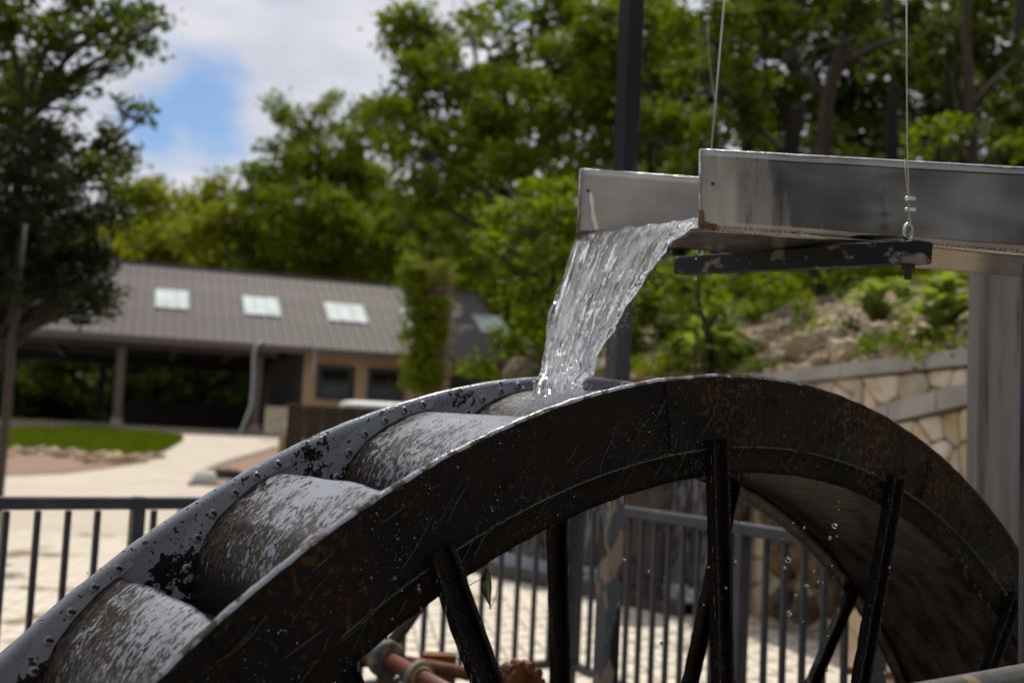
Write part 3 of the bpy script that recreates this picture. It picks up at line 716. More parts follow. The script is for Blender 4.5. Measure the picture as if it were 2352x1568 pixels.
# waterfall over dark rock, in front of the left facets of the wall
def waterfall():
    root = empty('waterfall', (1.2, 10.1, 0), 'dark wet rock face with water falling over it behind the gate', 'waterfall')
    def face(name, s0, s1, off, mname, amp, seed, par, z0=0., z1=1.78, res=34):
        v = []; f = []; n = int((s1 - s0) * res / 1.6); m_ = int((z1 - z0) * res / 1.6)
        for i in range(n + 1):
            p, d = wall_pt(s0 + (s1 - s0) * i / n); nm = Vector((-d.y, d.x, 0)); nm = nm if nm.dot(-p) > 0 else -nm
            for j in range(m_ + 1):
                z = z0 + (z1 - z0) * j / m_; q = p + nm * (off + amp * nz(p.x * 3 + seed, p.y * 3, z * 4) + amp * .5 * nz(p.x * 9, p.y * 9 + seed, z * 9)); v.append((q.x, q.y, z))
        for i in range(n):
            for j in range(m_): a = i * (m_ + 1) + j; f.append((a, a + m_ + 1, a + m_ + 2, a + 1))
        return mk(name, v, f, mname, par, smooth=True)
    face('rock_face', s_at[0], s_at[2] + .1, .16, 'wetrock', .12, 3, root)
    # streams: many narrow ribbons of falling water
    mb = MB()
    for k in range(900):
        s = random.uniform(s_at[0] + .05, s_at[2] - .05); p, d = wall_pt(s); nm = Vector((-d.y, d.x, 0)); nm = nm if nm.dot(-p) > 0 else -nm
        z = random.uniform(.3, 1.85); l = random.uniform(.04, .35); w = random.uniform(.0015, .0055); o_ = random.uniform(.27, .36)
        a = p + nm * o_; mb.tube([a + Vector((0, 0, z)), a + nm * .01 + d * random.uniform(-.01, .01) + Vector((0, 0, z - l * .5)), a + nm * .02 + Vector((0, 0, z - l))], [w * .3, w, w * .4], 5)
    mb.mk('falling_water', 'streak', root, smooth=True, kind='stuff')
    mb = MB()
    for k in range(3500):
        s = random.uniform(s_at[0], s_at[2] - .1); p, d = wall_pt(s); nm = Vector((-d.y, d.x, 0)); nm = nm if nm.dot(-p) > 0 else -nm
        r = random.uniform(.006, .02); c = p + nm * random.uniform(.30, .48) + Vector((0, 0, .12 + random.random() ** 3 * .10))
        mb.add([c + Vector(q) * r for q in ((1, 0, 0), (-1, 0, 0), (0, 1, 0), (0, -1, 0), (0, 0, 1), (0, 0, -1))], [(0, 2, 4), (2, 1, 4), (1, 3, 4), (3, 0, 4), (2, 0, 5), (1, 2, 5), (3, 1, 5), (0, 3, 5)])
    mb.mk('foam', 'foam', root, smooth=True, kind='stuff')
    # low basin kerb
    v = []; f = []; n = 40
    for i in range(n + 1):
        p, d = wall_pt(s_at[0] + (s_at[2] - .1 - s_at[0]) * i / n); nm = Vector((-d.y, d.x, 0)); nm = nm if nm.dot(-p) > 0 else -nm
        for o_, z in ((.5, .10), (.5, .125), (.72, .125), (.72, 0)): q = p + nm * o_; v.append((q.x, q.y, z))
    for i in range(n):
        for j in range(3): a = i * 4 + j; f.append((a, a + 4, a + 5, a + 1))
    mk('basin_kerb', v, f, 'wetrock', root)
    v = []; f = []
    for i in range(n + 1):
        p, d = wall_pt(s_at[0] + (s_at[2] - s_at[0]) * i / n); nm = Vector((-d.y, d.x, 0)); nm = nm if nm.dot(-p) > 0 else -nm
        for o_ in (.05, .51): q = p + nm * o_; v.append((q.x, q.y, .11))
    for i in range(n): a = i * 2; f.append((a, a + 2, a + 3, a + 1))
    mk('basin_water', v, f, 'wetrock', root)
waterfall()
tr_ = [rock_mesh('rock', 20 + i, 'tanrock') for i in range(3)]
for i, (x, y, D, r) in enumerate([(1790, 1180, 8.7, 75), (1870, 1290, 8.25, 85), (1925, 1370, 7.95, 70), (1900, 1190, 8.15, 80), (1790, 1385, 8.55, 55), (1965, 1290, 7.8, 75), (1745, 1130, 9.0, 60), (1850, 1400, 8.2, 50), (1800, 1280, 8.6, 70), (1840, 1110, 8.4, 75)]):
    p = P(x, y, D); R_ = r / FPX * D * .72
    link('wet_boulder', tr_[i % 3], loc=p, rot=(i, i * .7, i * 1.9), label=f'wet tan boulder at the right end of the waterfall, {ordn[i]} of the pile', cat='rock', group='wet boulders beside the waterfall').scale = (R_, R_, R_)

# boulders in the garden
gr = [(1850, 795, 70), (1795, 820, 45), (1905, 770, 60), (1945, 800, 75), (2010, 770, 70), (2055, 810, 65), (1985, 830, 45), (2090, 760, 40), (2130, 700, 45), (1900, 690, 35), (1960, 640, 40), (2040, 655, 40), (1840, 735, 40), (1760, 790, 30), (2180, 760, 40), (1700, 770, 26), (2000, 700, 36), (1890, 830, 40), (1820, 850, 34), (1940, 720, 26), (1905, 650, 22)]
GN = ['broad one left of centre near the wall cap', 'low one at the left end', 'just right of the broad one', 'largest at the front centre', 'front centre, right of the largest', 'beside the fine dark mound', 'small one close to the cap', 'behind the fine dark mound',
      'beside the upright leafy plant', 'behind the thin yellow weed', 'high up under the bar end', 'high up right of centre', 'left of the thin yellow weed', 'small one behind the left end', 'against the grey column', 'farthest left among the shrubs', 'middle of the slope', 'pressed against the cap at centre', 'lowest one left of centre', 'small one at mid slope', 'small one at the top left']
for i, (x, y, r) in enumerate(gr):
    p = hill_hit(x, y + r * .25)
    if p is None: continue
    D = (p - CAM).dot(_F); R_ = r / 2 / FPX * D * 1.25
    link('garden_rock', ROCKS[i % 6], loc=p + Vector((0, 0, R_ * .25)), rot=(0, .2, i * 1.7), label=f'tan limestone boulder in the hillside garden, {GN[i]}', cat='rock', group='limestone boulders in the hillside garden').scale = (R_ * 1.15, R_, R_ * 1.1)
mb = MB()
for i in range(900):
    x = random.uniform(1650, 2220); y = random.uniform(610, 860); p = hill_hit(x, y)
    if p is None: continue
    r = random.uniform(.015, .06); c = p + Vector((0, 0, r * .2)); q = [Vector((random.uniform(.7, 1.2) * a, random.uniform(.7, 1.2) * b_, random.uniform(.6, 1) * c_)) * r for a, b_, c_ in ((1, 0, 0), (-1, 0, 0), (0, 1, 0), (0, -1, 0), (0, 0, 1), (0, 0, -1))]
    mb.add([c + w_ for w_ in q], [(0, 2, 4), (2, 1, 4), (1, 3, 4), (3, 0, 4), (2, 0, 5), (1, 2, 5), (3, 1, 5), (0, 3, 5)])
mb.mk('rubble', 'rock', label='small limestone rubble between the garden boulders and plants', cat='rubble', kind='stuff')

# broad-leaved plants: every leaf its own piece
def blade_mesh(L_=1., W_=.13, curve=.55, name='leaf'):
    v = []; f = []; n = 5
    for i in range(n + 1):
        t = i / n; w = W_ * math.sin(PI * min(1, t * .93 + .07)) ** .8; z = math.sin(t * 1.9) * curve * .9 - t * t * .25; x = t * L_ * .85
        v += [(x, -w, z + w * .25), (x, 0, z), (x, w, z + w * .25)]
    for i in range(n): a = i * 3; f += [(a, a + 3, a + 4, a + 1), (a + 1, a + 4, a + 5, a + 2)]
    me = mesh(name, v, f, L_blade, True); tone(me, rng.random(6), 3); return me
BL = [blade_mesh(1, .12, .75), blade_mesh(1, .10, 1.0), blade_mesh(1, .13, .45)]
def leafy(px, py, size, n, label, seed):
    p = hill_hit(px, py)
    if p is None: return
    D = (p - CAM).dot(_F); sz = size / FPX * D; r = random.Random(seed)
    root = empty('leafy_plant', p, label, 'plant', 'broad leaved plants on the hillside')
    for i in range(n):
        k = i / n; el = .25 + .75 * k
        o = link('leaf', BL[0 if k < .45 else (1 if k < .85 else 1)] if r.random() < .8 else BL[2], root, loc=Vector((r.uniform(-.02, .02), r.uniform(-.02, .02), 0)), rot=(r.uniform(-.3, .3), -k * .75 + r.uniform(-.15, .15), i * 2.4 + r.uniform(-.3, .3)))
        s_ = sz * r.uniform(1.25, 1.75); o.scale = (s_, s_ * 1.15, s_ * .85)
for i, a in enumerate([(1650, 850, 88, 44, 'large drooping pale green plant at the left end of the wall cap'), (2165, 765, 90, 40, 'large upright broad leaved plant beside the grey column'),
                       (2010, 742, 75, 36, 'rounded broad leaved plant between the boulders in the middle of the garden'), (1880, 672, 80, 34, 'tall broad leaved plant below the end of the hanging bar'),
                       (1975, 655, 60, 28, 'broad leaved plant high in the garden left of centre'), (2150, 650, 70, 30, 'broad leaved plant under the flume at the top right of the garden'),
                       (1730, 745, 55, 24, 'small broad leaved plant left of the boulders'), (2080, 700, 46, 20, 'small broad leaved plant behind the right hand boulders')]):
    leafy(a[0], a[1], a[2], a[3], a[4], i)

# ------------------------------------------------------------------ foliage
def leaves(name, lobes, size, mats_, parent, dens=14, flat=.75, tri=False, clus=9, droop=0., **k):
    """lobes: (centre, radius).  One mesh of leaf faces gathered in clumps on the lobes."""
    C_ = []; tn = []; dens = dens * 2.3
    for c, R_ in lobes:
        n = int(dens * R_ * R_ / (size * size)); K = max(6, int(clus * R_ * R_ / max(.2, R_) * 2.2))
        dd = rng.normal(size=(K, 3)); dd /= np.linalg.norm(dd, axis=1)[:, None]; dd[:, 2] *= flat
        cc_ = np.array(c) + dd * R_ * rng.uniform(.35, 1.0, (K, 1)); base = rng.random(K)
        idx = rng.integers(0, K, n); sg = max(size * 1.1, R_ * .17)
        pts = cc_[idx] + rng.normal(size=(n, 3)) * np.array([sg, sg, sg * .6]); pts[:, 2] -= droop * rng.random(n)
        C_.append(pts); tn.append(np.clip(base[idx] * .6 + rng.random(n) * .4, 0, 1))
    C_ = np.concatenate(C_); tn = np.concatenate(tn); n = len(C_)
    u = rng.normal(size=(n, 3)); u[:, 2] *= .5; u /= np.linalg.norm(u, axis=1)[:, None]
    w = rng.normal(size=(n, 3)); w[:, 2] *= .6; w -= u * (u * w).sum(1)[:, None]; w /= np.linalg.norm(w, axis=1)[:, None]
    s_ = size * rng.uniform(.6, 1.25, (n, 1))
    V = np.empty((n, 4, 3)); nn = np.cross(u, w)
    V[:, 0] = C_ - u * s_ * .55; V[:, 1] = C_ + w * s_ * .42 + nn * s_ * .08; V[:, 2] = C_ + u * s_ * .6; V[:, 3] = C_ - w * s_ * .42 + nn * s_ * .08
    org = ORG[parent.name] if parent is not None else Vector((C_[:, 0].mean(), C_[:, 1].mean(), C_[:, 2].min()))
    V = V.reshape(-1, 3) - np.array(org)
    me = bpy.data.meshes.new(name); me.vertices.add(n * 4); me.vertices.foreach_set('co', V.ravel().astype(np.float32))
    me.loops.add(n * 4); me.loops.foreach_set('vertex_index', np.arange(n * 4, dtype=np.int32))
    me.polygons.add(n); me.polygons.foreach_set('loop_start', np.arange(0, n * 4, 4, dtype=np.int32)); me.polygons.foreach_set('loop_total', np.full(n, 4, np.int32))
    me.update(calc_edges=True); me.materials.append(mats_); tone(me, tn, 4)
    o = link(name, me, parent, None if parent is not None else org, **k); ORG[o.name] = org; return o, n
NL = 0
def curve_pts(a, b_, n=6, wob=.12, seed=0):
    r = random.Random(seed); L_ = (b_ - a).length; off = Vector((r.uniform(-1, 1), r.uniform(-1, 1), r.uniform(-.2, .8))) * L_ * wob
    return [a.lerp(b_, i / n) + off * math.sin(PI * i / n) + Vector((r.uniform(-1, 1), r.uniform(-1, 1), 0)) * L_ * .012 * (0 < i < n) for i in range(n + 1)]
def tree(lab, base_px, D, lobes_px, size, lm, tr=.22, dens=14, bark='bark', djit=.12, group=None, cat='tree', seed=0, clus=9, name='broadleaf_tree', extra=(), depth=1.0, gfun=None, droop=0., sway=.1, topfrac=.85):
    global NL
    r = random.Random(seed); px, py = base_px; b0 = P(px, py, D)
    gzz = (gfun or gz)(b0.x, b0.y); b0.z = gzz
    root = empty(name, b0, lab, cat, group)
    lobes = []
    for (x, y, rr) in lobes_px:
        d_ = D * (1 + r.uniform(-djit, djit) * depth); lobes.append((P(x, y, d_), rr / FPX * d_))
    top = Vector((sum(l[0].x for l in lobes) / len(lobes), sum(l[0].y for l in lobes) / len(lobes), max(l[0].z for l in lobes)))
    top = b0.lerp(top, topfrac); top.z = b0.z + (max(l[0].z for l in lobes) - b0.z) * topfrac
    tp = curve_pts(b0 - Vector((0, 0, .3)), top, 9, .04 + sway * .3, seed)
    mb = MB(); mb.tube(tp, [tr * (1 - .85 * i / 9) * (1.35 if i == 0 else 1) for i in range(10)], 8)
    mb.mk('trunk', bark, root, smooth=True)
    br = MB()
    for i, (c, R_) in enumerate(lobes):
        zt = max(tp[2].z, min(tp[-1].z, c.z - (c - top).length * .35 - R_ * .5)); k = min(range(len(tp)), key=lambda q: abs(tp[q].z - zt)); a = tp[k]
        r0 = tr * (1 - .85 * k / 9) * .55 + .01
        cp = curve_pts(a, c, 6, .1, seed * 31 + i); br.tube(cp, [r0 * (1 - .75 * q / 6) + .006 for q in range(7)], 5)
        for q in range(4):
            e = c + Vector((r.uniform(-1, 1), r.uniform(-1, 1), r.uniform(-.5, .9))) * R_ * .85; br.tube(curve_pts(cp[4], e, 3, .1, i * 7 + q), [r0 * .3 + .004, r0 * .2 + .003, r0 * .12 + .002, .003], 4)
    br.mk('branches', bark, root, smooth=True)
    o, n = leaves('crown', lobes, size, lm, root, dens, clus=clus, droop=droop); NL += n
    return root
# trees beyond the pavilion
tree('far yellow-green tree directly above the left end of the pavilion roof', (330, 950), 62, [(330, 455, 62), (390, 500, 75), (300, 540, 70), (250, 600, 60), (420, 560, 80), (350, 600, 90), (430, 455, 40), (360, 425, 30), (290, 450, 40)], .34, L_yellow, group='trees beyond the pavilion', seed=1)
tree('far yellow-green tree with thin top shoots between the two gaps of sky', (500, 950), 55, [(500, 430, 34), (470, 470, 50), (510, 500, 60), (450, 540, 60), (530, 570, 70), (480, 620, 60), (510, 400, 18)], .32, L_yellow, group='trees beyond the pavilion', seed=2)
tree('domed green tree behind the pavilion roof left of the tall tree', (700, 900), 52, [(620, 430, 78), (590, 480, 70), (575, 540, 70), (700, 400, 95), (780, 410, 100), (700, 500, 120), (800, 520, 120), (620, 570, 90), (880, 560, 90), (740, 600, 110), (850, 440, 90), (600, 600, 70)], .26, L_green, group='trees beyond the pavilion', seed=3, dens=15)
tree('ragged open-topped tree showing above the domed tree', (760, 900), 55, [(650, 270, 40), (690, 300, 50), (620, 240, 20), (640, 225, 14), (720, 250, 34), (780, 290, 40), (775, 215, 18), (760, 240, 26), (830, 260, 40), (850, 320, 60), (700, 340, 60), (610, 330, 30), (880, 250, 50), (800, 340, 60)], .22, L_green, group='trees beyond the pavilion', seed=4, dens=10)
tree('tall spreading maple in the centre whose crown leans into the sky', (1330, 930), 26, [(905, 40, 44), (950, 60, 60), (900, 90, 40), (990, 70, 44), (1000, 110, 60), (940, 110, 50), (1030, 130, 40), (950, 160, 60), (1010, 190, 70), (1090, 40, 34), (1130, 60, 40), (1080, 70, 26),
      (930, 230, 60), (890, 260, 50), (1060, 220, 70), (980, 270, 80), (1120, 190, 44), (1140, 270, 90), (1060, 320, 100), (960, 350, 80), (1170, 130, 44), (1200, 200, 60), (1220, 60, 60), (1150, 20, 40), (1270, 140, 90), (1290, 260, 100), (1180, 370, 90), (1290, 30, 70), (1360, 90, 80), (1380, 220, 90), (900, 330, 60), (1080, 420, 90), (960, 440, 80)],
     .16, L_green, .24, dens=11, seed=5, clus=10)
tree('green tree filling the view behind the ivy-covered chimney', (1000, 920), 49, [(900, 480, 80), (980, 520, 90), (1060, 500, 80), (900, 590, 70), (990, 600, 70), (1080, 580, 80), (1120, 460, 60), (840, 600, 60)], .22, L_green, .22, dens=13, seed=6)
tree('bright green young maple to the left of the flume', (1270, 900), 15.5, [(1250, 440, 50), (1300, 430, 46), (1200, 480, 50), (1290, 500, 70), (1220, 550, 64), (1150, 500, 40), (1130, 560, 34), (1180, 610, 54), (1270, 610, 76), (1330, 560, 56), (1215, 680, 56), (1170, 690, 26), (1290, 700, 70), (1370, 640, 50)],
     .095, L_bright, .09, dens=10, seed=7, clus=12)
tree('low bright green maple in front of the right end of the pavilion', (1180, 890), 14, [(1180, 780, 50), (1085, 850, 30), (1130, 845, 40), (1210, 830, 60), (1270, 790, 64), (1330, 830, 56), (1370, 760, 50), (1230, 740, 50), (1330, 700, 50), (1400, 850, 40)],
     .09, L_bright, .07, dens=11, seed=8, clus=12)
# left foreground trees
tree('large maple at the upper left with branches reaching over the sky', (-420, 930), 14, [(60, 30, 90), (180, 10, 80), (130, 100, 70), (20, 130, 80), (240, 60, 46), (290, 40, 46), (340, 30, 30), (370, 55, 20), (290, 95, 40), (335, 110, 34), (250, 120, 34), (300, 140, 26), (270, 165, 16), (210, 190, 28), (60, 210, 80), (130, 190, 60), (-20, 40, 90), (-10, 260, 90), (90, 300, 60), (40, 340, 60), (170, 250, 26), (385, 50, 12)],
     .085, L_maple, .22, dens=9, seed=9, clus=12)
tree('dark leafy bough hanging alone against the blue gap in the clouds', (-380, 930), 13.4, [(282, 232, 15), (300, 250, 18), (322, 245, 17), (345, 250, 12), (325, 272, 14), (338, 284, 10), (268, 222, 10)], .08, L_maple, .05, dens=10, seed=10, clus=16, topfrac=.95)
tree('leafy tree with ragged pointed side at the left, below the hanging bough', (-260, 930), 13, [(245, 290, 22), (255, 320, 30), (285, 350, 34), (270, 390, 36), (230, 350, 40), (310, 375, 20), (215, 400, 50), (160, 340, 50), (130, 400, 60), (260, 430, 36)],
     .08, L_maple, .12, dens=10, seed=11, clus=12)
sp = []
for k in range(13):
    y = 290 + k * 31; w = 70 + k * 9
    for j in range(4 + k // 3): sp.append((40 + (j / (3 + k / 3) - .45) * 2 * w + 18 * math.sin(k * 2.3 + j), y + 14 * math.sin(k * 1.7 + j * 2.1), 30 + k * .9))
sp += [(245, 690, 26), (215, 650, 40), (170, 700, 34), (210, 560, 34), (260, 480, 28), (290, 470, 18), (200, 480, 50), (225, 610, 34)]
tree('dark drooping spruce at the left edge in front of the pavilion roof', (-70, 930), 11.5, sp, .06, L_spruce, .09, dens=13, seed=12, clus=16, name='spruce_tree', droop=.14, sway=.02)

# dark wood on the hillside to the right
hg = lambda x, y: hill_z(x, y)
tree('dark tree with a dense crown behind the tall steel post', (1480, 880), 22, [(1400, 60, 90), (1500, 40, 90), (1450, 160, 100), (1400, 260, 90), (1500, 270, 90), (1560, 140, 80), (1440, 360, 90), (1380, 400, 70), (1540, 380, 80), (1420, 480, 90), (1520, 520, 90), (1440, 600, 90), (1380, 700, 60), (1480, 720, 90), (1560, 650, 80), (1500, 800, 60)],
     .14, L_green, .2, dens=10, seed=20, gfun=hg, clus=9, bark='bark')
tree('forked dark trunked tree standing behind the flume near its outlet', (1885, 560), 17, [(1760, 60, 90), (1840, 20, 80), (1700, 120, 70), (1790, 200, 60), (1960, 40, 70), (2020, 110, 60), (1700, 260, 70), (1650, 60, 80), (1900, 300, 40)],
     .11, L_dark, .16, dens=9, seed=21, gfun=hg, clus=9)
tree('dark tree right of the near hanging cable', (2120, 560), 19, [(2100, 40, 80), (2180, 90, 70), (2060, 160, 60), (2160, 200, 60), (2240, 30, 70), (2300, 120, 80), (2240, 220, 70), (2330, 250, 70), (2120, 300, 50)],
     .12, L_dark, .14, dens=9, seed=22, gfun=hg)
tree('pale brown slender trunk with sparse leaves at the upper right', (2250, 560), 14.5, [(2230, 330, 40), (2180, 340, 34), (2290, 300, 44), (2150, 290, 34), (2110, 330, 30), (2340, 340, 40), (2200, 280, 30)],
     .085, L_bright, .09, dens=9, seed=23, gfun=hg, bark='barklt')
tree('leafy green tree between the tall post and the paired cables', (1620, 620), 18, [(1560, 60, 60), (1610, 160, 70), (1680, 60, 50), (1560, 260, 60), (1650, 300, 60), (1590, 380, 60), (1720, 180, 60), (1740, 330, 50), (1660, 400, 50), (1700, 20, 50)],
     .11, L_green, .12, dens=9, seed=24, gfun=hg)
tree('sapling with lime green leaves low between the post and the bar', (1640, 720), 10.6, [(1620, 660, 46), (1680, 640, 46), (1720, 670, 40), (1660, 710, 40), (1590, 700, 40), (1740, 620, 34), (1610, 610, 44), (1560, 640, 34)],
     .07, L_bright, .05, dens=9, seed=25, gfun=hg, name='sapling')
tree('dark understorey tree behind the flume at the right edge', (2330, 600), 21, [(2250, 380, 70), (2330, 420, 80), (2150, 390, 60), (2050, 380, 60), (1950, 390, 60), (1850, 400, 60), (1780, 410, 50), (2380, 330, 90), (2300, 540, 60), (2100, 560, 60)],
     .13, L_dark, .12, dens=9, seed=26, gfun=hg)
# bare trunks one can tell apart in the dark wood
def bare(pts, D, r0, r1, bark, lab, limbs=()):
    w = [P(x, y, D) for x, y in pts]; w[0].z = min(w[0].z, hill_z(w[0].x, w[0].y) - .1)
    root = empty('woodland_tree', w[0], lab, 'tree', 'tree trunks in the dark wood')
    n = len(w); mb = MB(); mb.tube(w, [lerp(r0, r1, i / (n - 1)) for i in range(n)], 8); mb.mk('trunk', bark, root, smooth=True)
    if limbs:
        mb = MB()
        for l in limbs:
            q = [P(x, y, D + .1) for x, y in l]; k = len(q); mb.tube(q, [lerp(r1 * 1.0, r1 * .3, i / (k - 1)) for i in range(k)], 6)
        mb.mk('limb', bark, root, smooth=True)
bare([(1885, 640), (1893, 480), (1892, 350), (1898, 240), (1915, 170), (1938, 110), (1952, 50), (1960, -60)], 16, .13, .07, 'barklt', 'brown forked trunk rising behind the flume with a limb reaching right', [[(1915, 170), (1975, 125), (2040, 95), (2120, 85)], [(1898, 240), (1870, 200), (1850, 140)], [(1880, 330), (1868, 420), (1862, 500)]])
bare([(2240, 600), (2235, 420), (2232, 300), (2225, 180), (2218, 60), (2222, -60)], 15, .085, .06, 'barklt', 'tall light brown trunk near the right edge of the wood', [[(2232, 260), (2270, 200), (2330, 140)]])
bare([(1725, 600), (1718, 400), (1705, 200), (1712, 60), (1705, -60)], 19, .11, .09, 'bark', 'dark straight trunk right of the paired cables')
bare([(2055, 600), (2050, 400), (2045, 280), (2058, 180), (2040, 40), (2050, -60)], 20, .14, .09, 'bark', 'dark trunk just left of the near hanging cable')
bare([(1815, 620), (1812, 400), (1832, 260), (1822, 120), (1826, -60)], 21, .14, .12, 'bark', 'thick dark trunk left of the forked trunk')
bare([(1560, 640), (1545, 420), (1520, 260), (1500, 120), (1480, -60)], 24, .14, .1, 'bark', 'dark trunk immediately right of the tall post')
bare([(2320, 620), (2340, 400), (2330, 200), (2345, -60)], 19, .12, .1, 'bark', 'dark trunk at the far right of the wood')
bare([(1590, 860), (1600, 760), (1605, 680), (1598, 620)], 9.9, .012, .006, 'barklt', 'thin bare stem standing in the shrubs under the hanging bar')
vm = MB(); vm.tube([P(x, y, 15) for x, y in ((1480, 262), (1548, 228), (1640, 205), (1720, 172), (1780, 150), (1850, 118), (1960, 90))], .012, 5)
vm.mk('fallen_branch', 'barklt', label='long bare branch slanting across the wood behind the paired cables', cat='branch', smooth=True)

# shrubs on the hillside and behind the wheel
def shrub(lab, lobes, size, lm, dens=11, name='shrub', grp='shrubs on the hillside', g=None, dj=.04):
    c = []
    for i, (x, y, rr, D) in enumerate(lobes):
        h = hill_hit(x, y + rr * .55)
        if h is not None and (h - CAM).dot(_F) < 13.5: D = (h - CAM).dot(_F) - .08
        c.append((P(x, y, D), rr / FPX * D))
    o, n = leaves(name, c, size, lm, None, dens, clus=12, label=lab, cat='shrub', group=grp); global NL; NL += n; return o
shrub('lime green weedy clump at the foot of the slope right of the tall post', [(1470, 850, 26, 11.5), (1515, 852, 30, 11.3), (1550, 840, 24, 11.2)], .06, L_yellow)
shrub('dark green bush behind the waterfall top beside the post', [(1480, 700, 60, 13), (1540, 740, 60, 13), (1450, 780, 50, 12.5), (1590, 780, 50, 12.6), (1530, 640, 60, 13.5), (1450, 620, 60, 14)], .07, L_green)
shrub('fine leaved green tuft spilling over the wall cap left of the boulders', [(1745, 838, 20, 9.9), (1770, 835, 16, 9.8), (1725, 848, 14, 9.9)], .045, L_green)
shrub('mound of fine dark foliage over the wall cap right of the boulders', [(2020, 815, 36, 8.2), (2060, 800, 40, 8.2), (2095, 820, 30, 8.0), (2000, 790, 26, 8.4)], .04, L_green)
shrub('tall thin yellow-green weed in front of the boulders', [(1855, 690, 13, 10.5), (1865, 720, 13, 10.3), (1875, 750, 15, 10.2), (1860, 770, 16, 10), (1895, 750, 12, 10.2)], .04, L_yellow)
shrub('yellow-green bush high on the slope under the crossbar end', [(1980, 610, 34, 13.5), (2030, 630, 30, 13), (2075, 625, 30, 13), (1900, 620, 40, 13.5), (1830, 640, 40, 13), (2130, 610, 34, 13), (2200, 640, 44, 12)], .07, L_bright)
shrub('green shrub on the middle of the slope left of the boulders', [(1770, 690, 34, 11.4), (1800, 660, 40, 11.8), (1740, 720, 26, 11), (1830, 700, 20, 11.3)], .055, L_bright)
shrub('low weeds among the boulders beside the grey column', [(2140, 830, 20, 7.9), (2185, 700, 30, 9.2), (2120, 770, 24, 8.6), (1960, 745, 22, 9.4), (2080, 745, 24, 9)], .04, L_green)
ug = []; r_ = random.Random(77)
for i in range(420):
    x, y = r_.uniform(1250, 2420), r_.uniform(560, 860)
    if 1740 < x < 2150 and y > 715 and r_.random() < .9: continue
    if x > 1690 and y > 690 and r_.random() < .55: continue
    p = hill_hit(x, y)
    if p is None: continue
    D_ = (p - CAM).dot(_F); ug.append((p + Vector((0, 0, .06)), r_.uniform(18, 34) / FPX * D_))
o, n = leaves('undergrowth', ug, .065, L_green, None, 5, clus=9, label='low green weeds covering the upper hillside among the boulders', cat='undergrowth', kind='stuff'); NL += n
# woods that read as one mass, beyond everything
def mass(name, lab, lobes, size, lm, dens=9):
    global NL
    o, n = leaves(name, [(P(x, y, D), r / FPX * D) for x, y, r, D in lobes], size, lm, None, dens, clus=3, label=lab, cat='woods', kind='stuff'); NL += n
r_ = random.Random(5)
mass('distant_woods', 'distant wood of mixed green trees seen through and beyond the pavilion', [(x + r_.uniform(-20, 20), y + r_.uniform(-20, 20), r_.uniform(60, 85), r_.uniform(62, 80)) for x in range(-150, 1500, 60) for y in (560, 620, 680, 740, 800, 860, 920)], .5, L_green, 12)
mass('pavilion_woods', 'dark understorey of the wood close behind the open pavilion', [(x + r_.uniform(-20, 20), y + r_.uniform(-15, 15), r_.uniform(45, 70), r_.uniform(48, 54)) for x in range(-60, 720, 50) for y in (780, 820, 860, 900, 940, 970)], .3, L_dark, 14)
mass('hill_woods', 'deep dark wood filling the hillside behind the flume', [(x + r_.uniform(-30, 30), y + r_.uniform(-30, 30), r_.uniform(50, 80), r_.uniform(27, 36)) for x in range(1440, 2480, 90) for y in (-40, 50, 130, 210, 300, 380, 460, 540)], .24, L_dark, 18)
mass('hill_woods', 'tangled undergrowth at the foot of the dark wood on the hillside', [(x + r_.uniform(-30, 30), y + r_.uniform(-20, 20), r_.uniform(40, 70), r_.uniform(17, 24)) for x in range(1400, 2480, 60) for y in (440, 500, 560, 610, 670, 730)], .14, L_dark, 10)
mass('middle_woods', 'leafy wood edge filling the gap between the pavilion and the hillside', [(x + r_.uniform(-20, 20), y + r_.uniform(-15, 15), r_.uniform(38, 60), r_.uniform(20, 30)) for x in range(1200, 1760, 48) for y in (560, 620, 680, 740, 800, 850)], .17, L_green, 7)
mass('centre_woods', 'hazy green wood closing the gaps behind the tall spreading maple', [(x + r_.uniform(-20, 20), y + r_.uniform(-20, 20), r_.uniform(36, 52), r_.uniform(38, 46)) for x in range(1110, 1500, 50) for y in range(170, 620, 55)] + [(x + r_.uniform(-20, 20), y + r_.uniform(-20, 20), r_.uniform(36, 50), r_.uniform(38, 46)) for x in range(1330, 1560, 62) for y in range(-20, 250, 62)] + [(900, 520, 50, 44), (960, 480, 50, 44), (1030, 440, 50, 44)], .26, L_green, 9)
r_ = random.Random(8); lob = []
for i in range(170):
    a = math.radians(r_.uniform(118, 425) if i % 5 else r_.uniform(150, 390)); d_ = r_.uniform(11, 17); lob.append((Vector((d_ * math.cos(a) + 1, d_ * math.sin(a) - 1, r_.uniform(.5, 11))), r_.uniform(1.7, 2.6)))
lob = [l for l in lob if not (l[0].y > 2.5 and abs(l[0].x) < l[0].y * .56 + 3.2)]
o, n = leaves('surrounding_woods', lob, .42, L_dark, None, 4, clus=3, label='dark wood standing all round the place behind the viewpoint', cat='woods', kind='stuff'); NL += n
print('leaf faces', NL)

